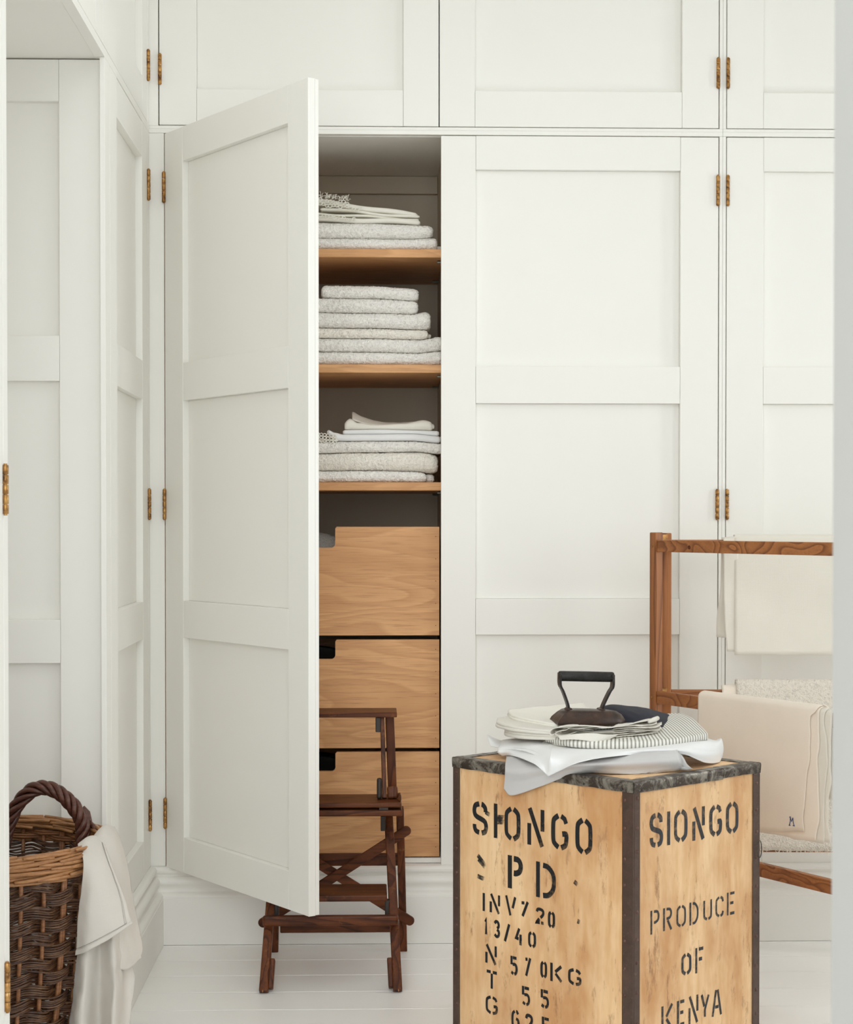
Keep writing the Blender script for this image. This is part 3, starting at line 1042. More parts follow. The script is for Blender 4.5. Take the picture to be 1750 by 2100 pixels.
# ------------------------------------------------------------------ tea chest
NL, NN, NR = Vector((.1757, 4.0259, 0)), Vector((.5290, 3.6248, 0)), Vector((.8519, 3.9091, 0))
DL = (NN-NL).normalized(); DR = (NR-NN).normalized()
WLL, WRR, CH = .5345, .4302, .6466
OUT_L = Vector((DL.y, -DL.x, 0)); OUT_R = Vector((DR.y, -DR.x, 0))
if OUT_L.dot(Vector((-1, -1, 0))) < 0:
    OUT_L = -OUT_L
if OUT_R.dot(Vector((1, -1, 0))) < 0:
    OUT_R = -OUT_R


def cw(u, v, z):
    """chest coordinates: u along the left face, v along the right face"""
    return NL+DL*u+DR*v+Vector((0, 0, z))


def cbox(m, u0, u1, v0, v1, z0, z1):
    return m.hexa([cw(u0, v0, z0), cw(u1, v0, z0), cw(u1, v1, z0), cw(u0, v1, z0), cw(u0, v0, z1), cw(u1, v0, z1), cw(u1, v1, z1), cw(u0, v1, z1)])


ch = empty('tea_chest', cw(WLL/2, WRR/2, 0), 'plywood tea chest with stencilled lettering and riveted metal edges, holding the linen pile', 'chest')
t_ = .0035
obj('side_board', cbox(M(), .004, WLL-.004, t_, t_+.008, .004, CH-.003), PLY, ch)
obj('side_board', cbox(M(), WLL-t_-.008, WLL-t_, t_+.009, WRR-t_-.009, .004, CH-.003), PLY, ch)
obj('side_board', cbox(M(), .004, WLL-.004, WRR-t_-.008, WRR-t_, .004, CH-.003), PLY, ch)
obj('side_board', cbox(M(), t_, t_+.008, t_+.009, WRR-t_-.009, .004, CH-.003), PLY, ch)
obj('lid', cbox(M(), .006, WLL-.006, .006, WRR-0.006, CH-.0025, CH-.0008), PLY, ch)
rv_me = None
tk_me = {}


def rivet(parent, at, nrm, r, h, mat, key):
    if key not in tk_me:
        tk_me[key] = (obj('rivet' if 'r' in key else 'tack', M().dome(at, nrm, r, h), mat, parent, smooth=True), Vector(at))
        return
    o0, a0 = tk_me[key]
    copy_at(o0, parent, WL[o0.name]+Vector(at)-a0)


# upright angle strips at the corners
def upright(uc, vc, su, sv, wu, wv):
    m = M()
    u0, u1 = sorted((uc, uc+su*wu)); v0, v1 = sorted((vc, vc+sv*.003))
    cbox(m, u0, u1, v0, v1, .002, CH-.0216)
    u0, u1 = sorted((uc, uc+su*.003)); v0, v1 = sorted((vc+sv*.003, vc+sv*wv))
    cbox(m, u0, u1, v0, v1, .002, CH-.0216)
    return obj('corner_strip', m, BAND_SIDE, ch, bevel=.0012)


upN = upright(WLL, 0, -1, 1, .0313, .0216)
upL = upright(0, 0, 1, 1, .0207, .022)
upR = upright(WLL, WRR, -1, -1, .022, .024)
upright(0, WRR, 1, -1, .024, .024)
rr = random.Random(3)
for i in range(11):
    z = .027+i*.0575
    j = lambda: rr.uniform(-.006, .006)
    rivet(upN, cw(WLL-.024, 0, z+j()), OUT_L, .0042, .0022, RIVET, 'rL')
    rivet(upN, cw(WLL, .0115, z+.012+j()), OUT_R, .0042, .0022, RIVET, 'rR')
    rivet(upL, cw(.0115, 0, z+.01+j()), OUT_L, .0042, .0022, RIVET, 'rL')
    rivet(upR, cw(WLL, WRR-.013, z+.004+j()), OUT_R, .0042, .0022, RIVET, 'rR')


# top edging: dented sheet-metal angles folded over the rim
def top_strip(p0, p1, outv, hgt=.0219, wid=.0276, dent=.0012, seed=0, name='top_strip'):
    """p0, p1 on the rim line at the outer face"""
    m = M(); n = 46
    d = (p1-p0).normalized(); inv = -outv
    prof = [(-.0022, -hgt), (.0012, -hgt), (.0022, -hgt*.5), (.0022, -.004), (.0010, -.0006), (-.002, .0008), (-.012, .0012), (-wid, .0010), (-wid, -.0006), (-.0022, -.0012)]
    rows = []
    for i in range(n+1):
        p = p0+(p1-p0)*(i/n)
        row = []
        for k, (a, b) in enumerate(prof):
            q = p+outv*a+Vector((0, 0, b))
            w = noise.noise(q*38+Vector((seed, 0, 0)))*dent+noise.noise(q*110+Vector((seed, 3, 0)))*dent*.5
            if k in (1, 2, 3, 4):
                q += outv*(max(w, -.001)+.0003)
            if k in (4, 5, 6):
                q += Vector((0, 0, abs(w)*.9))
            if k == 0 or k == 1:
                q += Vector((0, 0, w*1.1))
            row.append(q)
        rows.append(row)
    b = len(m.v); k_ = len(prof)
    for r in rows:
        m.v += r
    for i in range(n):
        for k in range(k_):
            k2 = (k+1) % k_
            m.f.append((b+i*k_+k, b+i*k_+k2, b+(i+1)*k_+k2, b+(i+1)*k_+k))
    m.f.append(tuple(b+k for k in range(k_))); m.f.append(tuple(b+n*k_+k for k in range(k_)))
    o = obj(name, m, BAND_TOP, ch); smooth_ang(o, 45)
    L = (p1-p0).length
    for i in range(int(L/.052)):
        c = p0+d*(.03+i*.052+rr.uniform(-.008, .008))
        rivet(o, c+outv*.0028+Vector((0, 0, -hgt+.0045+rr.uniform(-.001, .001))), outv, .0028, .0018, TACK, 'k%.2f%.2f' % (outv.x, outv.y))
    return o


e = .0008
top_strip(cw(0, 0, CH), cw(WLL, 0, CH), OUT_L, seed=1)
top_strip(cw(WLL, -.0, CH), cw(WLL, .2962, CH), OUT_R, .0225, .0285, .0010, 5)
top_strip(cw(WLL, .2976, CH+.0005), cw(WLL, WRR, CH+.0005), OUT_R, 0.0207, .0276, .0014, 9)
top_strip(cw(WLL, WRR, CH), cw(0, WRR, CH), -OUT_L, seed=13)
top_strip(cw(0, WRR, CH), cw(0, 0, CH), -OUT_R, seed=17)
# wire ring on the far right strip
rg = M().tube([cw(WLL+.004, WRR-.011, .458)+DR*(.0074*math.cos(a))+OUT_R*(.003)+Vector((0, 0, .0193*math.sin(a))) for a in [2*math.pi*k/20 for k in range(20)]], .0011, 6, closed=True)
obj('wire_ring', rg, TACK, upR, smooth=True)

# stencil lettering: each glyph is a set of brushed strokes in a unit box
GLY = {
 'S': [[(.92, .74), (.90, .88), (.72, .98), (.60, 1)], [(.42, 1), (.14, .94), (.04, .80), (.06, .66), (.22, .55), (.78, .44), (.94, .33), (.96, .18), (.86, .05), (.62, 0)], [(.42, 0), (.16, .05), (.06, .16), (.05, .27)]],
 'I': [[(.5, 0), (.5, 1)]],
 'O': [[(.40, 1), (.14, .90), (.02, .76), (.02, .24), (.14, .10), (.40, 0)], [(.60, 1), (.86, .90), (.98, .76), (.98, .24), (.86, .10), (.60, 0)]],
 'N': [[(.03, 0), (.03, .60)], [(.06, 1), (.95, 0)], [(.97, .40), (.97, 1)]],
 'G': [[(.40, 1), (.14, .90), (.02, .76), (.02, .24), (.14, .10), (.40, 0)], [(.60, 1), (.86, .92), (.97, .78)], [(.60, 0), (.88, .08), (.97, .20), (.97, .44), (.68, .44)]],
 'P': [[(.10, 0), (.10, 1)], [(.42, 1), (.78, .98), (.96, .86), (.98, .70), (.88, .56), (.60, .48), (.42, .48)]],
 'D': [[(.06, 0), (.06, 1)], [(.36, 1), (.66, .96), (.94, .76), (1, .5), (.94, .24), (.68, .04), (.36, 0)]],
 'V': [[(0, 1), (.46, 0)], [(.98, 1), (.70, .38)]],
 '7': [[(.05, .97), (.48, .99)], [(.98, 1), (.20, 0)]],
 '2': [[(.04, .78), (.16, .96), (.5, 1), (.86, .93), (.96, .76), (.84, .56), (.55, .38)], [(.40, .28), (.06, .02), (.12, 0), (.46, 0)], [(.64, 0), (1, 0)]],
 '0': [[(.38, 1), (.10, .88), (.02, .70), (.02, .30), (.10, .12), (.38, 0)], [(.62, 1), (.90, .88), (.98, .70), (.98, .30), (.90, .12), (.62, 0)]],
 '1': [[(.60, 0), (.60, 1), (.10, .84)]],
 '3': [[(.02, .86), (.30, 1), (.70, .98), (.92, .84), (.88, .66), (.55, .55)], [(.55, .47), (.92, .36), (.98, .18), (.80, .03), (.40, 0), (.02, .12)]],
 '/': [[(.05, 0), (.95, 1)]],
 '4': [[(.56, 1), (.02, .34), (.46, .30)], [(.78, .62), (.78, 0)], [(.70, .32), (1, .32)]],
 '5': [[(.30, 1), (1, 1)], [(.06, 1), (.06, .56)], [(.26, .58), (.72, .60), (.96, .46), (.98, .22), (.82, .05), (.58, 0)], [(.40, 0), (.02, .10)]],
 '6': [[(.92, .86), (.70, 1), (.58, 1)], [(.38, 1), (.10, .86), (.02, .66), (.02, .28), (.12, .10), (.38, 0)], [(.58, 0), (.90, .10), (.98, .30), (.88, .50), (.58, .56)]],
 'K': [[(.06, 0), (.06, 1)], [(.98, 1), (.42, .56)], [(.44, .46), (1, 0)]],
 'T': [[(0, 1), (.40, 1)], [(.60, 1), (1, 1)], [(.5, .90), (.5, 0)]],
 'R': [[(.06, 0), (.06, 1)], [(.38, 1), (.78, .97), (.96, .84), (.94, .66), (.76, .54), (.38, .52)], [(.52, .44), (1, 0)]],
 'U': [[(.04, 1), (.04, .22), (.16, .07), (.42, 0)], [(.60, 0), (.86, .07), (.97, .22), (.97, 1)]],
 'C': [[(.42, 1), (.14, .90), (.02, .76), (.02, .24), (.14, .10), (.42, 0)], [(.62, 1), (.88, .92), (.97, .74)], [(.62, 0), (.88, .08), (.97, .24)]],
 'E': [[(.08, 0), (.08, 1)], [(.40, 1), (1, 1)], [(.40, .52), (.86, .52)], [(.40, 0), (1, 0)]],
 'F': [[(.08, 0), (.08, 1)], [(.40, 1), (1, 1)], [(.40, .54), (.84, .54)]],
 'Y': [[(0, 1), (.38, .50)], [(1, 1), (.46, .34), (.46, 0)]],
 'A': [[(.0, 0), (.40, 1)], [(.60, 1), (1, 0)], [(.30, .32), (.70, .32)]],
}


def ribbon(m, pts, w, place, lift):
    pts = [Vector((a, b)) for a, b in pts]
    n = len(pts); L, R = [], []
    for i, p in enumerate(pts):
        a = (pts[i]-pts[i-1]).normalized() if i > 0 else None
        c = (pts[i+1]-pts[i]).normalized() if i < n-1 else None
        d = (a+c).normalized() if (a and c) else (a or c)
        k = 1.0
        if a and c:
            k = 1/max(.5, a.dot(d))
        nn = Vector((-d.y, d.x))*(w/2*k)
        L.append(p+nn); R.append(p-nn)
    b = len(m.v)
    for p in L+R:
        m.v.append(place(p.x, p.y, lift))
    for i in range(n-1):
        m.f.append((b+i, b+i+1, b+n+i+1, b+n+i))


# lettering is laid out on a .581 x .468 face whose foot is .103 above the floor; read off image coordinates and scaled about the camera to fit the chest
PL = lambda u, z, o: NL+DL*(u*.92)+OUT_L*(o-t_)+Vector((0, 0, z*.92+.0946))
PR = lambda v, z, o: NN+DR*(v*.92)+OUT_R*(o-t_)+Vector((0, 0, z*.92+.0946))


def lettering(items, place, w, mat, wob=0.0):
    """items: (glyph, left, bottom, right, top) in metres on the face"""
    rj = random.Random(len(items))
    k = 0
    for g, x0, z0, x1, z1 in items:
        m = M()
        for s in GLY[g]:
            k += 1
            h = w/2
            if g in 'I':
                pts = [((x0+x1)/2, z0), ((x0+x1)/2, z1)]
            else:
                pts = [(x0+h+(x1-x0-w)*a, z0+h*.9+(z1-z0-1.8*h)*b) for a, b in s]
                # straight strokes run to the full height of the box
                if len(pts) == 2:
                    (a, b), (c, d) = pts
                    fx = lambda b: z0 if b < z0+h*1.3 else (z1 if b > z1-h*1.3 else b)
                    if abs(a-c) < abs(b-d):
                        pts = [(a, fx(b)), (c, fx(d))]
            if len(pts) >= 4:
                pts = [(p.x, p.y) for p in spline([(a, b, 0) for a, b in pts], 3*len(pts))]
            ribbon(m, pts, w*.92*rj.uniform(.94, 1.06), place, .0004+.00002*(k % 3))
        obj('stencil_letter', m, mat, ch)


LW = .0135
lettering([('S', .064, .419, .121, .501), ('I', .137, .419, .1535, .502), ('O', .174, .418, .229, .502), ('N', .249, .418, .308, .505), ('G', .327, .418, .383, .504), ('O', .403, .417, .457, .503)], PL, LW, INK)
lettering([('P', .182, .305, .237, .384), ('D', .275, .298, .344, .382)], PL, .0145, INK)
lettering([('I', .100, .236, .110, .280), ('N', .124, .237, .162, .282), ('V', .177, .240, .216, .286), ('7', .227, .245, .257, .281), ('2', .277, .235, .308, .274), ('0', .317, .231, .341, .272)], PL, .0082, INK)
lettering([('1', .106, .177, .119, .220), ('3', .138, .178, .161, .221), ('/', .172, .175, .196, .218), ('4', .210, .174, .237, .217), ('0', .253, .174, .280, .214)], PL, .0080, INK)
lettering([('N', .109, .112, .151, .157), ('5', .194, .098, .220, .144), ('7', .240, .105, .265, .149), ('0', .293, .109, .316, .151), ('K', .323, .108, .365, .151), ('G', .381, .111, .424, .151)], PL, .0082, INK)
lettering([('T', .111, .052, .154, .096), ('5', .232, .033, .261, .079), ('5', .293, .039, .322, .083)], PL, .0082, INK)
lettering([('G', .111, -.011, .154, .035), ('6', .198, -.030, .227, .017), ('2', .243, -.030, .271, .016), ('5', .297, -.026, .325, .019)], PL, .0082, INK)
lettering([('S', .058, .444, .109, .523), ('I', .121, .444, .133, .521), ('O', .145, .444, .196, .522), ('N', .211, .443, .261, .519), ('G', .275, .442, .325, .519), ('O', .338, .441, .388, .519)], PR, .0125, INK_FADED)
lettering([('P', .060, .249, .096, .303), ('R', .106, .250, .141, .302), ('O', .155, .249, .191, .301), ('D', .201, .248, .237, .301), ('U', .253, .250, .288, .301), ('C', .299, .250, .333, .301), ('E', .341, .250, .376, .304)], PR, .0072, INK_FADED)
lettering([('O', .173, .135, .211, .187), ('F', .222, .133, .259, .192)], PR, .0088, INK_FADED)
lettering([('K', .100, .020, .146, .079), ('E', .156, .022, .189, .081), ('N', .199, .019, .238, .083), ('Y', .245, .022, .279, .079), ('A', .286, .020, .326, .081)], PR, .0082, INK_FADED)
# dragged paint beside the letters
for q in ([(.148, .458), (.186, .462)], [(.150, .470), (.184, .473)], [(.084, .369), (.118, .341)], [(.086, .360), (.116, .338)], [(.083, .318), (.117, .312)], [(.40, .352), (.412, .345)], [(.41, .262), (.418, .26)], [(.11, .478), (.13, .470)], [(.150, .466), (.178, .467)]):
    sm = M()
    ribbon(sm, q, .011, PL, .0002)
    obj('paint_smear', sm, SMEAR, ch)

# ------------------------------------------------------------------ linen pile on the chest
# pile built from image coordinates farther back, then scaled about the camera position
LID0, LID1 = Vector((.5585, 4.3125, .600)), Vector((.5138, 3.9675, .6466))
EYE_SCALE[0] = lambda v: LID1+(v-LID0)*.92
PG = 'folded cloths stacked on the tea chest'
GREY = [
    [(0.335, 4.420, 0.609), (0.369, 4.400, 0.618), (0.420, 4.360, 0.626), (0.499, 4.320, 0.634), (0.616, 4.300, 0.638), (0.719, 4.280, 0.640)],
    [(0.322, 4.345, 0.607), (0.351, 4.310, 0.616), (0.409, 4.250, 0.617), (0.482, 4.170, 0.627), (0.591, 4.130, 0.643), (0.703, 4.130, 0.651)],
    [(0.308, 4.213, 0.596), (0.335, 4.179, 0.600), (0.391, 4.119, 0.612), (0.463, 4.037, 0.630), (0.582, 4.065, 0.630), (0.706, 4.090, 0.633)],
    [(0.308, 4.225, 0.565), (0.330, 4.197, 0.562), (0.390, 4.132, 0.587), (0.464, 4.055, 0.615), (0.583, 4.070, 0.609), (0.709, 4.095, 0.612)],
    [(0.307, 4.232, 0.543), (0.326, 4.210, 0.531), (0.388, 4.140, 0.563), (0.468, 4.081, 0.601), (0.583, 4.070, 0.601), (0.696, 4.106, 0.601)],
]
WHITE = [
    [(0.3180, 4.4500, 0.6330), (0.3400, 4.4200, 0.6400), (0.3870, 4.4000, 0.6450), (0.4198, 4.3832, 0.6492), (0.4260, 4.3800, 0.6500), (0.4352, 4.3800, 0.6500), (0.5180, 4.3800, 0.6500), (0.6390, 4.3800, 0.6520), (0.7520, 4.4000, 0.6520), (0.8160, 4.4200, 0.6420), (0.8540, 4.4500, 0.6310), (0.8800, 4.5400, 0.6220)],
    [(0.3040, 4.3600, 0.6270), (0.3280, 4.3300, 0.6350), (0.3760, 4.2700, 0.6460), (0.4096, 4.2112, 0.6468), (0.4160, 4.2000, 0.6470), (0.4237, 4.1970, 0.6470), (0.4930, 4.1700, 0.6470), (0.6090, 4.1700, 0.6490), (0.7140, 4.1800, 0.6540), (0.7830, 4.2400, 0.6530), (0.8320, 4.3000, 0.6440), (0.8620, 4.4000, 0.6400)],
    [(0.3000, 4.3400, 0.6170), (0.3270, 4.3100, 0.6220), (0.3690, 4.2200, 0.6290), (0.3967, 4.0990, 0.6349), (0.4020, 4.0760, 0.6360), (0.4103, 4.0784, 0.6369), (0.4850, 4.1000, 0.6450), (0.6000, 4.1100, 0.6500), (0.7060, 4.1200, 0.6510), (0.7770, 4.1900, 0.6340), (0.8280, 4.2600, 0.6260), (0.8580, 4.3600, 0.6220)],
    [(0.3100, 4.3400, 0.6090), (0.3290, 4.3100, 0.6130), (0.3650, 4.1190, 0.6210), (0.3944, 4.0980, 0.5975), (0.4000, 4.0940, 0.5930), (0.4069, 4.0846, 0.5976), (0.4690, 4.0000, 0.6390), (0.5990, 4.1050, 0.6410), (0.7120, 4.1250, 0.6400), (0.7800, 4.1900, 0.6100), (0.8260, 4.2550, 0.6010), (0.8520, 4.3450, 0.6015)],
]
TIP = [
    [(0.284, 4.500, 0.641), (0.308, 4.480, 0.631), (0.336, 4.450, 0.628)],
    [(0.284, 4.460, 0.636), (0.306, 4.420, 0.629), (0.337, 4.380, 0.627)],
    [(0.287, 4.420, 0.622), (0.308, 4.380, 0.623), (0.336, 4.340, 0.625)],
]
FLAP = [
    [(-0.622, 3.855, 0.479), (-0.611, 3.865, 0.484), (-0.599, 3.875, 0.485), (-0.590, 3.885, 0.480)],
    [(-0.624, 3.745, 0.494), (-0.610, 3.755, 0.503), (-0.594, 3.775, 0.503), (-0.579, 3.795, 0.491)],
    [(-0.605, 3.690, 0.480), (-0.590, 3.695, 0.480), (-0.571, 3.705, 0.480), (-0.556, 3.725, 0.473)],
    [(-0.603, 3.675, 0.448), (-0.582, 3.670, 0.442), (-0.556, 3.685, 0.439), (-0.537, 3.715, 0.433)],
    [(-0.612, 3.675, 0.377), (-0.585, 3.660, 0.388), (-0.547, 3.675, 0.391), (-0.519, 3.705, 0.390)],
    [(-0.616, 3.675, 0.322), (-0.588, 3.655, 0.336), (-0.546, 3.665, 0.353), (-0.510, 3.695, 0.362)],
    [(-0.618, 3.675, 0.287), (-0.588, 3.655, 0.303), (-0.546, 3.665, 0.324), (-0.503, 3.685, 0.350)],
]
MAIN = [
    [(-0.615, 3.895, 0.476), (-0.604, 3.935, 0.480), (-0.595, 3.975, 0.483), (-0.586, 4.015, 0.483)],
    [(-0.602, 3.795, 0.498), (-0.591, 3.835, 0.515), (-0.583, 3.875, 0.516), (-0.572, 3.915, 0.504)],
    [(-0.581, 3.755, 0.488), (-0.566, 3.775, 0.495), (-0.553, 3.815, 0.492), (-0.549, 3.875, 0.476)],
    [(-0.574, 3.735, 0.435), (-0.553, 3.745, 0.433), (-0.538, 3.785, 0.427), (-0.530, 3.845, 0.415)],
    [(-0.577, 3.725, 0.366), (-0.548, 3.725, 0.366), (-0.528, 3.765, 0.357), (-0.515, 3.825, 0.343)],
    [(-0.575, 3.725, 0.305), (-0.543, 3.715, 0.302), (-0.518, 3.755, 0.289), (-0.498, 3.805, 0.275)],
    [(-0.573, 3.725, 0.258), (-0.541, 3.715, 0.251), (-0.519, 3.745, 0.240), (-0.499, 3.795, 0.254)],
]
DROP = [
    [(-0.622, 3.715, 0.338), (-0.596, 3.695, 0.342), (-0.574, 3.715, 0.337), (-0.545, 3.705, 0.340), (-0.529, 3.745, 0.330), (-0.520, 3.785, 0.321)],
    [(-0.624, 3.715, 0.277), (-0.599, 3.685, 0.284), (-0.574, 3.715, 0.276), (-0.541, 3.685, 0.283), (-0.528, 3.755, 0.261), (-0.516, 3.785, 0.248)],
    [(-0.630, 3.715, 0.215), (-0.601, 3.675, 0.226), (-0.575, 3.715, 0.215), (-0.537, 3.675, 0.225), (-0.529, 3.755, 0.204), (-0.513, 3.775, 0.199)],
    [(-0.638, 3.715, 0.144), (-0.606, 3.665, 0.158), (-0.578, 3.715, 0.144), (-0.540, 3.665, 0.157), (-0.531, 3.745, 0.135), (-0.518, 3.765, 0.139)],
    [(-0.641, 3.715, 0.052), (-0.607, 3.655, 0.070), (-0.580, 3.715, 0.052), (-0.543, 3.655, 0.070), (-0.534, 3.735, 0.045), (-0.523, 3.755, 0.039)],
]



def cloth(name, label, cat, nets, mat, solid=.0011, wr=.0016, group=None, parent=None, nu=70, nv=36, seed=0, freq=16):
    m = M()
    for k, nt in enumerate(nets):
        m.grid(patch(nt, nu, nv, wr, freq, seed+k*7))
    return obj(name, m, mat, parent, smooth=True, solid=solid, label=label, cat=cat, group=group, off=0)


def fold_row(a, b, n, r, back, lay=2, gap=.0035, jit=.0, seed=0):
    """profile rows for a U fold whose rounded edge runs from a to b; layers go back along the vector"""
    return None


g = cloth('folded_sheet', 'pale grey sheet, bottom of the pile, hanging over the chest edge', 'sheet', [GREY], GREYCLOTH, group=PG, seed=3, wr=.0022, freq=11)
# the tucked right-hand end of the grey sheet: two small rolled layers
end = M()
for k in range(2):
    end.grid(patch([[(.703, 4.155, .648-.018*k), (.712, 4.14, .640-.018*k), (.722, 4.135, .625-.012*k)], [(.706, 4.12, .640-.016*k), (.716, 4.112, .628-.014*k), (.727, 4.125, .613-.006*k)], [(.708, 4.105, .622-.012*k), (.722, 4.112, .610-.004*k), (.738, 4.135, .6045)], [(.705, 4.11, .606), (.724, 4.122, .6025), (.745, 4.15, .602)]], 14, 14, .001, 30, k*3))
obj('tucked_end', end, GREYCLOTH, g, smooth=True, solid=.0016)
w_ = cloth('folded_sheet', 'bright white sheet with a pointed hanging corner, lying on the grey sheet', 'sheet', [WHITE, TIP], COTTON, group=PG, seed=9, wr=.0016, freq=12)
und = M()
for (dz, dx) in ((.010, .004), (.019, -.002)):
    und.grid(patch([[(.305+dx, 4.352, .607+dz), (.330+dx, 4.318, .611+dz), (.368+dx, 4.235, .617+dz), (.398+dx, 4.13, .618+dz)], [(.302+dx, 4.343, .606+dz*.9), (.329+dx, 4.309, .610+dz*.9), (.366+dx, 4.222, .616+dz*.8), (.400+dx, 4.108, .610+dz*.7)]], 26, 5, .0008, 30, dz*100))
obj('inner_layer', und, COTTON, w_, smooth=True, solid=.0012)

# striped ticking: a slab with a round front fold; stripes run front to back
A_, B_ = [Vector(p) for p in ((.408, 4.245, 0), (.440, 4.185, 0), (.478, 4.155, 0), (.584, 4.150, 0), (.693, 4.178, 0), (.760, 4.225, 0), (.803, 4.270, 0))], None
front = spline(A_, 90)
tops = []; uvs = []
m = M(); s_acc = 0.0
for i, p in enumerate(front):
    if i:
        s_acc += (p-front[i-1]).length
    f_ = i/89
    zb = .6475+.003*f_+.003*math.sin(f_*9)+(.004 if f_ < .08 else 0)
    zt = .6670+.002*f_+.002*math.sin(f_*7+1)
    back = Vector((.452+.300*f_+.03, 4.52+.02*math.sin(f_*3), 0))
    d = (back-p); d.z = 0; L = d.length; d.normalize()
    r = (zt-zb)/2
    row = [p+d*.16+Vector((0, 0, zb))]
    row += [p+d*(r-r*math.cos(a)*1.15)+Vector((0, 0, (zb+zt)/2-r*math.sin(a))) for a in [math.pi/2-math.pi*k/10 for k in range(11)]]
    for k in range(1, 13):
        q = p+d*(r+(L-r)*k/12)
        hump = .020*math.sin(min(1, k/9)*math.pi*.5)*(.35+.65*f_)
        row.append(q+Vector((0, 0, zt+hump+.0015*noise.noise(q*16))))
    m.v += row
    uvs += [(s_acc, k*.01) for k in range(len(row))]
    nk = len(row)
for i in range(89):
    for k in range(nk-1):
        m.f.append((i*nk+k, i*nk+k+1, (i+1)*nk+k+1, (i+1)*nk+k))
tk = obj('striped_cloth', m, TICKING, None, smooth=True, uv=uvs, label='grey and white striped ticking cloth folded in the middle of the pile', cat='cloth', group=PG)
m = M()
for dz in (.0035, .0075, .011):
    m.grid(patch([[(.394+dz, 4.262, .6425+dz), (.408+dz, 4.245, .6415+dz), (.425, 4.215, .6405+dz), (.446, 4.183, .6405+dz)], [(.405+dz, 4.285, .6435+dz), (.420, 4.262, .6425+dz), (.440, 4.235, .6415+dz), (.462, 4.20, .6405+dz)]], 16, 5, .0006, 40, dz*300))
obj('inner_layer', m, NAPKIN, tk, smooth=True, solid=.0010)


def napkin(name, label, edge, back, zb, zt, mat, roll=0, seed=0, nu=60, droop=None, cat='napkin', n=1, nose=1.2):
    """soft slab: rounded fold along the edge polyline, running back along a vector"""
    e_ = spline(edge, nu)
    m = M()
    back = Vector(back)
    for q in range(n):
        b0 = len(m.v); nk = None
        for i, p in enumerate(e_):
            f_ = i/(nu-1)
            lo = zb(f_) if callable(zb) else zb
            hi = zt(f_) if callable(zt) else zt
            lo, hi = lo+(hi-lo)*q/n+.0004, lo+(hi-lo)*(q+1)/n-.0004
            r = (hi-lo)/2
            d = back.copy(); L = d.length; d.normalize()
            pp = p+Vector((rnd.uniform(-1, 1)*.0002, .004*noise.noise(Vector((f_*5, q*3.3, seed))), 0))+d*(.003*noise.noise(Vector((f_*4, q*5.1, seed+4)))+.002*q)
            row = [pp+d*L*.55+Vector((0, 0, lo+.001))]
            row += [pp+d*(r*nose-r*nose*math.cos(a))+Vector((0, 0, (lo+hi)/2-r*math.sin(a))) for a in [math.pi/2-math.pi*k/8 for k in range(9)]]
            row += [pp+d*(r+(L-r)*k/10)+Vector((0, 0, hi+.0022*noise.noise((pp+d*L*k/10)*18+Vector((seed, q, 0))))) for k in range(1, 11)]
            m.v += row; nk = len(row)
        for i in range(nu-1):
            for k in range(nk-1):
                m.f.append((b0+i*nk+k, b0+i*nk+k+1, b0+(i+1)*nk+k+1, b0+(i+1)*nk+k))
    return obj(name, m, mat, None, smooth=True, solid=.0011, label=label, cat=cat, group=PG)


zt = lambda a, b, w=0, k=6: (lambda f: a+(b-a)*f+w*math.sin(f*k))
# rounded folds facing left-front, edges run from the back left to the front
na = napkin('folded_napkin', 'cream linen napkin lowest of the napkins, left end just above the white sheet', [(.322, 4.42, 0), (.320, 4.36, 0), (.345, 4.28, 0), (.420, 4.215, 0), (.520, 4.178, 0)], (.16, .13, 0), zt(.6495, .6655), zt(.670, .6755), NAPKIN, seed=1, n=2)
nb = napkin('folded_napkin', 'cream linen napkin with a drawn-thread hem, second of the napkins', [(.305, 4.45, 0), (.302, 4.38, 0), (.330, 4.30, 0), (.385, 4.235, 0), (.440, 4.20, 0)], (.16, .13, 0), zt(.6705, .676), zt(.688, .684), NAPKIN, seed=5, n=2)
nc_ = napkin('folded_napkin', 'top cream napkin with white upper face, lying left of the flat iron', [(.336, 4.50, 0), (.338, 4.44, 0), (.362, 4.37, 0), (.410, 4.30, 0), (.440, 4.275, 0)], (.21, .16, 0), zt(.6885, .6845), zt(.7035, .6915), COTTON_CREAM, seed=9, n=2)
# the napkin rolled in front of the iron, with an open loop at its left end
m = M()
loop = [(.4205, .6805), (.4135, .6785), (.4105, .683), (.414, .690), (.424, .6945), (.440, .6965), (.455, .6955), (.447, .6905), (.432, .688), (.4235, .6835), (.424, .6795), (.432, .677), (.450, .678), (.470, .684)]
cs = spline([(a, 0, b) for a, b in loop], 70)
for yy in (0, .02, .045, .07):
    pass
rows = [[Vector((p.x+yy*.45, 4.172+yy+.004*math.sin(i*.12), p.z+.001*math.sin(yy*60))) for i, p in enumerate(cs)] for yy in (0, .01, .02, .035, .05, .07)]
m.grid(rows)
m.grid(patch([[(.418, 4.168, .6955), (.452, 4.160, .7005), (.50, 4.158, .7005), (.545, 4.165, .6955), (.585, 4.185, .698), (.630, 4.215, .7035), (.672, 4.255, .7060)],
              [(.430, 4.20, .692), (.462, 4.195, .6985), (.51, 4.19, .6985), (.555, 4.195, .6945), (.592, 4.215, .6965), (.630, 4.245, .7015), (.668, 4.285, .7040)],
              [(.44, 4.235, .687), (.475, 4.235, .689), (.52, 4.235, .690), (.56, 4.24, .6895), (.598, 4.255, .6915), (.632, 4.28, .697), (.664, 4.31, .7005)]], 50, 14, .0012, 25, 2))
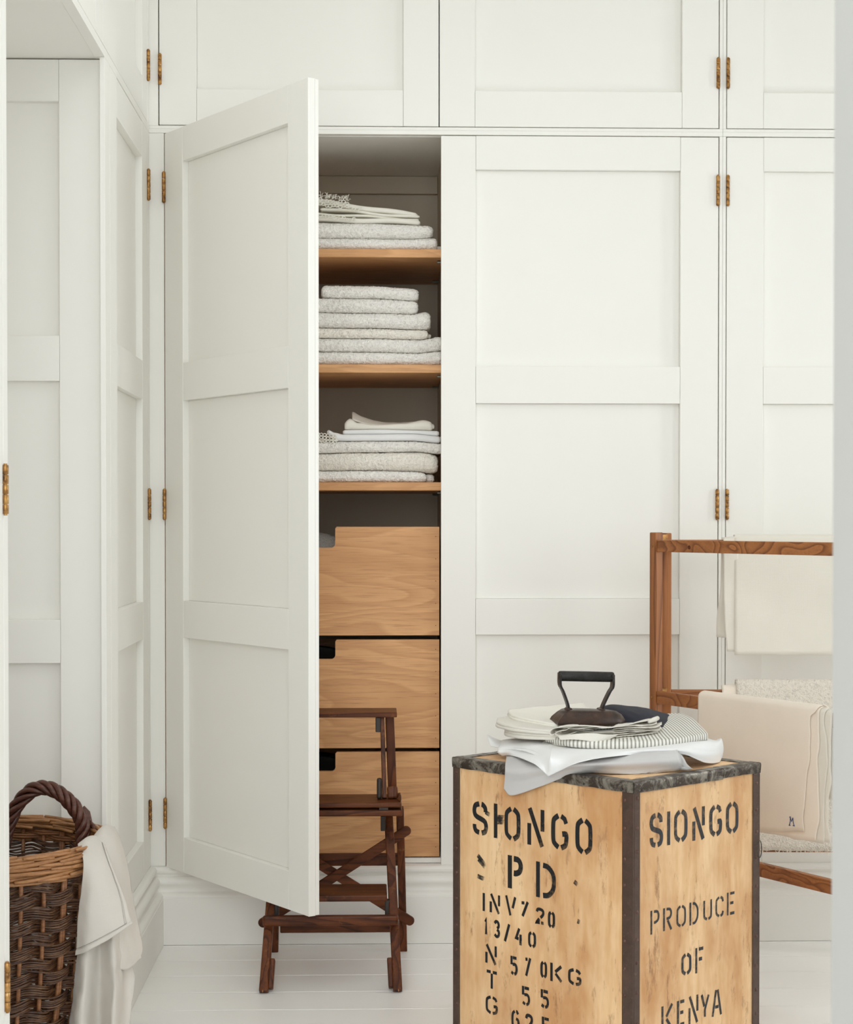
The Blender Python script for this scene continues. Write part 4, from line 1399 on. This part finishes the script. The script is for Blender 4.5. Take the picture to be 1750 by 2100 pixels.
m.grid(patch([[(.430, 4.176, .676), (.470, 4.162, .6825), (.512, 4.158, .684), (.545, 4.165, .680), (.575, 4.180, .679)], [(.434, 4.170, .668), (.470, 4.157, .6695), (.505, 4.154, .6655), (.520, 4.156, .6600), (.532, 4.166, .6585)]], 40, 10, .0014, 28, 6))
nd = obj('crumpled_napkin', m, NAPKIN, None, smooth=True, solid=.0011, label='cream napkin rolled and crumpled in front of the flat iron', cat='napkin', group=PG, off=0)
# thin stacked layers at its right end
m = M()
for k in range(7):
    z = .668+k*.0045
    dx = (.004, .012, -.006, .016, .002, .020, .008)[k]
    m.grid(patch([[(.560, 4.182+.002*k, z), (.600, 4.195, z+.002), (.640+dx, 4.222, z+.001+.002*math.sin(k)), (.668+dx, 4.25, z+.003)],
                  [(.585, 4.26, z+.001), (.620, 4.27, z+.001), (.655+dx, 4.285, z+.002), (.676+dx, 4.30, z+.003)]], 26, 6, .0018, 34, k*5.5))
m.tube([(.664, 4.262, .6725), (.678, 4.284, .674), (.690, 4.310, .675)], [.0085, .0095, .009], 12)
m.tube([(.655, 4.235, .7025), (.672, 4.262, .7045), (.684, 4.29, .7045)], [.0045, .006, .0055], 10)
obj('layered_end', m, NAPKIN, nd, smooth=True, solid=.0009)
# navy cloth humped behind the iron
cloth('folded_cloth', 'navy blue cloth humped behind the flat iron on the striped ticking', 'cloth', [
    [[(.560, 4.56, .690), (.60, 4.56, .692), (.66, 4.56, .690), (.72, 4.56, .688), (.77, 4.55, .682)],
     [(.565, 4.50, .708), (.60, 4.50, .716), (.65, 4.50, .713), (.70, 4.50, .704), (.745, 4.49, .688)],
     [(.572, 4.43, .706), (.597, 4.42, .716), (.64, 4.42, .713), (.688, 4.42, .702), (.735, 4.41, .682)],
     [(.575, 4.36, .694), (.603, 4.35, .704), (.645, 4.35, .702), (.690, 4.35, .690), (.727, 4.345, .672)],
     [(.575, 4.30, .672), (.61, 4.29, .680), (.65, 4.29, .680), (.690, 4.30, .676), (.716, 4.318, .6685)]],
    [[(.59, 4.25, .672), (.62, 4.255, .672), (.655, 4.27, .671), (.69, 4.295, .669)], [(.592, 4.20, .6625), (.62, 4.205, .6625), (.65, 4.222, .663), (.675, 4.245, .664)]]], NAVY, .0015, .0025, PG, seed=21, nu=44, nv=26)

# ------------------------------------------------------------------ flat iron
fi = empty('flat_iron', EYE_SCALE[0](Vector((.515, 4.30, .6935))), 'old rusty cast-iron flat iron with black grip, standing on the napkins', 'iron')
IX, IY, IZ = .433, 4.300, .6925
tl = math.radians(-1.0)


def ip(x, y, z):
    """iron coordinates: x heel to toe"""
    return Vector((IX+x*math.cos(.10)-y*math.sin(.10), IY+x*math.sin(.10)+y*math.cos(.10), IZ+z-x*.030))


def outline(sc, x0, x1, wv, n=14):
    pts = []
    for k in range(n+1):
        t = k/n
        pts.append((x0+(x1-x0)*t, wv*min(1, 1.12*math.sqrt(max(0, 1-t**2.2)))))
    return [(x, -y_) for x, y_ in pts]+[(x, y_) for x, y_ in reversed(pts[:-1])]


rows = []
for (z, x0, x1, wv) in ((0, .000, .178, .048), (.004, -.0005, .179, .049), (.012, .004, .177, .047), (.024, .016, .168, .040), (.0315, .026, .156, .034), (.034, .032, .140, .029)):
    rows.append([ip(x, y_, z) for x, y_ in outline(1, x0, x1, wv)])
m = M(); nk = len(rows[0])
for r in rows:
    m.v += r
for i in range(len(rows)-1):
    for k in range(nk):
        k2 = (k+1) % nk
        m.f.append((i*nk+k, i*nk+k2, (i+1)*nk+k2, (i+1)*nk+k))
m.f.append(tuple(reversed(range(nk)))); m.f.append(tuple((len(rows)-1)*nk+k for k in range(nk)))
ib = obj('iron_body', m, IRON, fi); smooth_ang(ib, 50)
for (pa, lab) in (([(.036, .032), (.033, .048), (.022, .078), (.0145, .094), (.0145, .122)], 0), ([(.118, .033), (.122, .047), (.137, .078), (.145, .092), (.1455, .121)], 1)):
    m = M()
    pt = spline([(a, 0, b) for a, b in pa], 16)
    b0 = 0
    for i, p in enumerate(pt):
        w = .011+.004*i/15; tt = .0028
        for (a, b) in ((-tt, -w), (tt, -w), (tt, w), (-tt, w)):
            m.v.append(ip(p.x+a, b, p.z))
    for i in range(15):
        for k in range(4):
            k2 = (k+1) % 4
            m.f.append((i*4+k, i*4+k2, i*4+4+k2, i*4+4+k))
    m.f.append((0, 1, 2, 3)); m.f.append((60, 61, 62, 63))
    obj('handle_post', m, IRON_POST, fi, bevel=.0008)
    x = pa[0][0]
    obj('foot_lug', M().hexa([ip(x-.009, -.013, .0325), ip(x+.009, -.013, .0325), ip(x+.009, .013, .0325), ip(x-.009, .013, .0325), ip(x-.006, -.011, .0385), ip(x+.006, -.011, .0385), ip(x+.006, .011, .0385), ip(x-.006, .011, .0385)]), IRON, fi, bevel=.002)
m = M().tube([ip(x, 0, .1145) for x in (.011, .0125, .016, .08, .144, .1475, .149)], [.0085, .0115, .0125, .0128, .0125, .0115, .0085], 18, ref=(0, 1, 0))
gr = obj('grip', m, IRON_BLACK, fi); smooth_ang(gr, 50)

EYE_SCALE[0] = None

# ------------------------------------------------------------------ wooden airer
ar = empty('clothes_airer', (.78, 4.74, 0), 'two-fold oiled pine clothes airer standing behind the tea chest', 'airer')
FA = Vector((.759, 4.738, 0)); FD = Vector((.5, -.866, 0)).normalized(); FN = Vector((.866, .5, 0))
RA = Vector((.797, 4.780, 0)); RD = Vector((1, -.045, 0)).normalized(); RN = Vector((-.045, -1, 0)).normalized()
PW = .026


def airer_frame(A, D, side, post_in, zt_, rails, W_, mat_r, mat_p):
    P0 = A-D*0.012
    for k, q in enumerate((P0, A+D*W_)):
        m = M().beam(q+Vector((0, 0, .0005)), q+Vector((0, 0, zt_)), D, .026, PW)
        obj('post', m, mat_p, ar, bevel=.0025)
    for (z0, z1) in rails:
        zc = (z0+z1)/2
        m = M().beam(A+D*.0015+Vector((0, 0, zc)), A+D*(W_-.0125)+Vector((0, 0, zc)), (0, 0, 1), z1-z0, .019)
        r = obj('rail', m, mat_r, ar, bevel=.002)
        pg = M().tube([P0+side*(PW/2+.0004)+Vector((0, 0, zc)), P0+side*(PW/2+.002)+Vector((0, 0, zc))], [.0035, .003], 8, ref=(0, 0, 1))
        obj('peg', pg, BRASS, r)


airer_frame(FA, FD, -FN, 0, 1.152, [(1.1, 1.132), (.694, .7275), (.2985, .332)], .76, PINE['Y'], PINE['Z'])
airer_frame(RA, RD, RN, 0, 1.150, [(1.1005, 1.132), (.697, .727), (.289, .322)], .74, PINE['X'], PINE['Z'])
for z in (1.148, .735):
    obj('hinge_plate', M().beam(FA+Vector((.002, .010, z-.012)), RA+Vector((-.012, -.012, z-.012)), (0, 0, 1), .02, .003), BRASS, ar)
kn = M(); 
kp = FA+FD*.135-FN*.0098+Vector((0, 0, 1.1135))
obj('knot', M().tube([kp, kp-FN*.0006], [.0055, .005], 12, ref=(0, 0, 1)), MAHOG['X'], ar)


def drape(A, D, N, s0, s1, ztop, zf, zb, gap, mat, nu=60, wave=.003, seed=0, edge=None, off0=0.0, m=None, half=.0095, hem=.0, top_r=.012):
    """a cloth hung over a rail: front drop to zf(s), back drop to zb; N points to the viewer's side"""
    m = m or M()
    rows = []
    fz = lambda f, s: f(s) if callable(f) else f
    for i in range(nu+1):
        s = s0+(s1-s0)*i/nu
        row = []
        b_ = fz(zb, s); f_ = fz(zf, s)
        h = half+gap
        nb, nf = 12, 26
        for k in range(nb):
            z = b_+(ztop-top_r-b_)*k/(nb-1)
            row.append((-(h+wave*noise.noise(Vector((s*8, z*3, seed+9)))*(1-k/nb)), z))
        for k in range(1, 8):
            a = math.pi-math.pi*k/8
            row.append((h*math.cos(a), ztop-top_r+top_r*math.sin(a)))
        for k in range(nf):
            t = k/(nf-1)
            z = ztop-top_r+(f_-(ztop-top_r))*t
            row.append((h+wave*(1.2*noise.noise(Vector((s*7, z*2.5, seed)))+.6)*t**.7+.004*t, z))
        out = []
        for k, (n_, z) in enumerate(row):
            sh = edge(z) if edge and i > nu*0.6 else 0.0
            e_ = (i/nu-.6)/.4 if i > nu*.6 else 0
            out.append(A+D*(s+sh*e_)+N*n_+Vector((0, 0, z)))
        rows.append(out)
    m.grid(rows)
    return m


CGR = 'cloths hung on the wooden airer'
# upper rear rail: one pale linen cloth folded in two
m = drape(RA, RD, RN, .170, .66, 1.1455, lambda s: .822-.0*s, .86, .002, LINEN_PALE, seed=2, wave=.003)
u_ = obj('hanging_cloth', m, LINEN_PALE, None, smooth=True, solid=.0014, label='pale linen cloth hung over the upper rear rail of the airer', cat='cloth', group=CGR, off=0)
m = M().grid(patch([[RA+RD*s+RN*.0105+Vector((0, 0, z)) for s, z in ((.140, 1.138), (.158, 1.1405), (.178, 1.141))], [RA+RD*s+RN*.013+Vector((0, 0, z)) for s, z in ((.141, 1.02), (.160, 1.02), (.182, 1.02))],
                    [RA+RD*s+RN*.014+Vector((0, 0, z)) for s, z in ((.143, .92), (.162, .92), (.186, .92))], [RA+RD*s+RN*.014+Vector((0, 0, z)) for s, z in ((.150, .832), (.168, .831), (.190, .832))]], 10, 30, .002, 12))
m.grid(patch([[RA+RD*s-RN*.012+Vector((0, 0, z)) for s, z in ((.138, 1.138), (.20, 1.141))], [RA+RD*s-RN*.016+Vector((0, 0, z)) for s, z in ((.136, 1.0), (.20, 1.0))], [RA+RD*s-RN*.018+Vector((0, 0, z)) for s, z in ((.128, .93), (.20, .92))], [RA+RD*s-RN*.018+Vector((0, 0, z)) for s, z in ((.126, .868), (.20, .862))]], 8, 24, .002, 12, 4))
obj('inner_layer', m, LINEN_PALE, u_, smooth=True, solid=.0014)
# middle rear rail: fluffy cloth with a frayed hem
m = drape(RA, RD, RN, .175, .66, .7545, lambda s: .298-.008*s+.003*noise.noise(Vector((s*60, 0, 0))), .45, .003, FLUFF, seed=6, wave=.004, top_r=.020)
f_ = obj('hanging_cloth', m, FLUFF, None, smooth=True, solid=.003, label='fluffy off-white cloth with frayed hem on the middle rear rail of the airer', cat='cloth', group=CGR, off=0)
m = M().grid(patch([[RA+RD*s+RN*n_+Vector((0, 0, z)) for s, n_, z in ((.138, -.011, .715), (.138, -.006, .736), (.138, .004, .738), (.138, .0125, .72), (.139, .015, .64), (.14, .016, .55))],
                    [RA+RD*s+RN*n_+Vector((0, 0, z)) for s, n_, z in ((.18, -.011, .715), (.18, -.006, .738), (.18, .004, .740), (.18, .0125, .722), (.182, .015, .64), (.183, .016, .55))]], 30, 8, .001, 20))
obj('inner_layer', m, LINEN, f_, smooth=True, solid=.002)
rr = random.Random(12)
m = M()
for i in range(150):
    s = rr.uniform(.16, .655)
    p = RA+RD*s+RN*(.021+rr.uniform(-.002, .004))+Vector((0, 0, .299-.008*s))
    L = rr.uniform(.004, .012)*(2.0 if rr.random() < .05 else 1)
    d = Vector((rr.uniform(-.8, .8), rr.uniform(-.3, .1), -1)).normalized()
    m.tube([p+Vector((0, 0, .004)), p+d*L*.5, p+d*L+Vector((rr.uniform(-.004, .004), 0, 0))], .0006, 4)
obj('frayed_hem', m, LINEN, f_, kind='stuff')
# lower front rail: folded linen, four nested layers showing at the right
ragged = lambda z, k: .010*noise.noise(Vector((z*9, k*4.0, 2)))+.006*noise.noise(Vector((z*22, k*3.0, 7)))
first = None
SIDE = -FN
for k, (s1, zf, col, gp) in enumerate(((.592, lambda s: .430-.016*math.sin((s-.19)*9.5)+.006*noise.noise(Vector((s*12, 1, 0))), LINEN, .0115),
                                       (.622, lambda s: .414+.006*noise.noise(Vector((s*9, 3, 0)))+.012*max(0, s-.55)/.07, LINEN, .0085),
                                       (.642, lambda s: .418+.006*noise.noise(Vector((s*9, 5, 0))), LINEN_PALE, .0055),
                                       (.655, lambda s: .424+.006*noise.noise(Vector((s*9, 7, 0))), LINEN_PALE, .0025))):
    flare = lambda z, k=k, s1=s1: ragged(z, k)+(.024*((z-.45)/.28)**1.5 if (k == 0 and z > .45) else 0)-(.012 if (k == 0 and z < .72) else 0)
    m = drape(FA, FD, SIDE, .186-.001*k, s1, .7435-.0015*(3-k)*0-.0022*k, zf, .52, gp, col, seed=20+k, wave=.003, edge=flare, nu=70, top_r=.014)
    if first is None:
        first = obj('hanging_cloth', m, col, None, smooth=True, solid=.0014, label='natural linen cloth with a stitched letter M on the lower front rail of the airer', cat='cloth', group=CGR, off=0)
        ft = first
    else:
        obj('inner_layer', m, col, first, smooth=True, solid=.0014)
# stitched initial
m = M()
pm = lambda a, b: FA+FD*(.531+a)+SIDE*(.0275)+Vector((0, 0, .447+b))
for q in ([(0, 0), (.003, .011), (.003, .020)], [(.003, .020), (.0075, .010), (.012, .020)], [(.012, .020), (.013, .010), (.016, .001)], [(-.002, .0), (.003, .0)], [(.012, .001), (.018, .001)], [(.000, .020), (.004, .021)]):
    m.tube([pm(a, b) for a, b in q], .0009, 5)
obj('stitched_initial', m, BLUETHREAD, ft, label='blue stitched letter M')

# ------------------------------------------------------------------ wicker basket
BC = Vector((-.861, 3.84, 0)); BH = .50; RT, RB = .278, .228
bk = empty('wicker_basket', BC, 'tall brown willow basket with twisted handle in the alcove at lower left', 'basket')
NS = 34


def brad(z):
    t = z/BH
    return RB+(RT-RB)*(1-(1-t)**1.6)


def bpt(a, z, dr=0.0):
    r = brad(z)+dr
    return BC+Vector((r*math.cos(a), r*math.sin(a), z))


sk_me = None
for i in range(NS):
    a = 2*math.pi*(i+.5)/NS
    m = M()
    for da in ((-.009, .009) if i % 5 == 0 else (0,)):
        m.tube([bpt(a+da, z) for z in (.004, .1, .2, .3, .4, .478)], [.0046]*6, 7, ref=(0, 1, 0))
    obj('stake', m, WICK_MID, bk, smooth=True)
# weaving: bundles of thin rods passing in front of and behind the stakes in turn
rr = random.Random(21)
nb = 16
for k in range(nb):
    z0 = .014+k*(.438/nb)
    hh = .438/nb
    m = M()
    nr = 6
    for q in range(nr):
        zc = z0+hh*(q+.5)/nr
        pts = []
        SUB = 6
        ph = rr.uniform(-.0010, .0010)
        for i in range(NS*SUB):
            a = 2*math.pi*i/(NS*SUB)
            w = math.cos(math.pi*(i/SUB-.5)+math.pi*k)
            w = math.copysign(abs(w)**.7, w)
            jj = .0022*noise.noise(Vector((a*6, k*2.1, q*3.3)))
            up = .0046*math.sin(math.pi*(i/SUB-.5))
            pts.append(bpt(a, zc+jj+ph+up, w*.0085))
        m.tube(pts, .0022+rr.uniform(-.0004, .0004), 6, closed=True)
    obj('weave_band', m, WICK_DARK, bk, smooth=True)
# honey coloured border rods wound along the rim
for q in range(9):
    m = M()
    NSEG = 14
    for j in range(NSEG):
        a0 = 2*math.pi*(j+q*.37)/NSEG
        span = 2*math.pi/NSEG*1.55
        dr0, dz0 = ((.009, -.006), (.010, .004), (.006, .013), (-.003, .015), (-.010, .008), (-.011, -.002), (.010, -.016), (.009, -.026), (.0085, -.035))[q]
        pts = []; rad = []
        for i in range(13):
            t = i/12
            a = a0+span*t
            pts.append(bpt(a, .4855, dr0+.004*math.sin(t*math.pi*1.5+q))+Vector((0, 0, dz0+.004*(t-.5)*(1 if q % 2 else -1)*2)))
            rad.append(.0046*(1-.35*abs(t-.45)*1.2))
        m.tube(pts, rad, 7)
    obj('border_rod', m, WICK_LIGHT, bk, smooth=True)
# inner honey weavers just below the rim
m = M()
for q in range(4):
    pts = []
    for i in range(NS*6):
        a = 2*math.pi*i/(NS*6)
        w = math.cos(math.pi*(i/6-.5)+math.pi*(q//2))
        pts.append(bpt(a, .456+q*.0052, w*.007))
    m.tube(pts, .0032, 6, closed=True)
obj('weave_band', m, WICK_MID, bk, smooth=True, label='orange weave band under the rim')
obj('basket_base', M().prism([BC+Vector(((RB-.004)*math.cos(2*math.pi*k/32), (RB-.004)*math.sin(2*math.pi*k/32), .003)) for k in range(32)], (0, 0, .01)), WICK_DARK, bk)
# twisted handle
hp = spline([(-.835, 4.010, .452), (-.822, 4.004, .500), (-.802, 3.998, .545), (-.768, 3.990, .580), (-.728, 3.985, .586), (-.690, 3.980, .566), (-.664, 3.976, .535), (-.651, 3.974, .505), (-.650, 3.968, .470), (-.640, 3.955, .440)], 60)
for s in range(5):
    m = M()
    pts = []
    for i, p in enumerate(hp):
        d = (hp[min(i+1, 59)]-hp[max(i-1, 0)]).normalized()
        n1 = Vector((0, 1, 0)); n1 = (n1-d*n1.dot(d)).normalized(); n2 = d.cross(n1)
        ph = i*.34+2*math.pi*s/5+.25*math.sin(i*.21)
        rr_ = .0112+.0012*math.sin(i*.3+s)
        pts.append(p+n1*math.cos(ph)*rr_+n2*math.sin(ph)*rr_)
    m.tube(pts, [.0062+.0006*math.sin(s*2)]*60, 8)
    obj('handle_strand', m, WICK_HANDLE, bk, smooth=True)
m = M().tube([(-.655, 3.988, .542), (-.645, 3.99, .530), (-.638, 3.985, .505), (-.636, 3.98, .47)], [.0065, .0075, .007, .007], 8)
m.tube([(-.640, 3.985, .512), (-.628, 3.975, .502), (-.618, 3.96, .492)], [.005, .0055, .004], 8)
obj('handle_end', m, WICK_HANDLE, bk, smooth=True)

# linen cloth hung over the basket rim
lc_ = cloth('linen_cloth', 'pale linen cloth with stitched hem hanging over the right rim of the wicker basket', 'cloth', [[[(x, y_, z+(.006 if r < 2 else 0)) for x, y_, z in row] for r, row in enumerate(MAIN)]], LINEN_GREY, .0013, .0032, seed=40, nu=40, nv=70)
g = patch([[(x, y_, z+(.010 if r < 2 else .004 if r == 2 else 0)) for x, y_, z in row] for r, row in enumerate(FLAP)], 40, 70, .0024, 16, 50)
fl = obj('folded_flap', M().grid(g), LINEN_GREY, lc_, smooth=True, solid=.0013, off=0)
obj('hanging_end', M().grid(patch(DROP, 60, 60, .0045, 15, 60)), LINEN_GREY, lc_, smooth=True, solid=.0013, off=0)
# stitched hem along the bottom and the outer edge of the flap
def lifted(i, j, h):
    a = g[min(i+1, 69)][j]-g[max(i-1, 0)][j]; b = g[i][min(j+1, 39)]-g[i][max(j-1, 0)]
    n = a.cross(b).normalized()
    return g[i][j]+(n if n.y < 0 else -n)*h


hem = M()
hem.grid([[lifted(i, j, .0013) for j in range(40)] for i in range(65, 70)])
hem.grid([[lifted(i, j, .0013) for j in range(36, 40)] for i in range(14, 66)])
obj('hem', hem, LINEN_GREY, fl, smooth=True, solid=.0006)
th = M().tube([lifted(64, j, .0014) for j in range(0, 40)], .00035, 4)
th.tube([lifted(i, 35, .0014) for i in range(14, 65)], .0003, 4)
obj('hem_stitch', th, THREAD, fl)
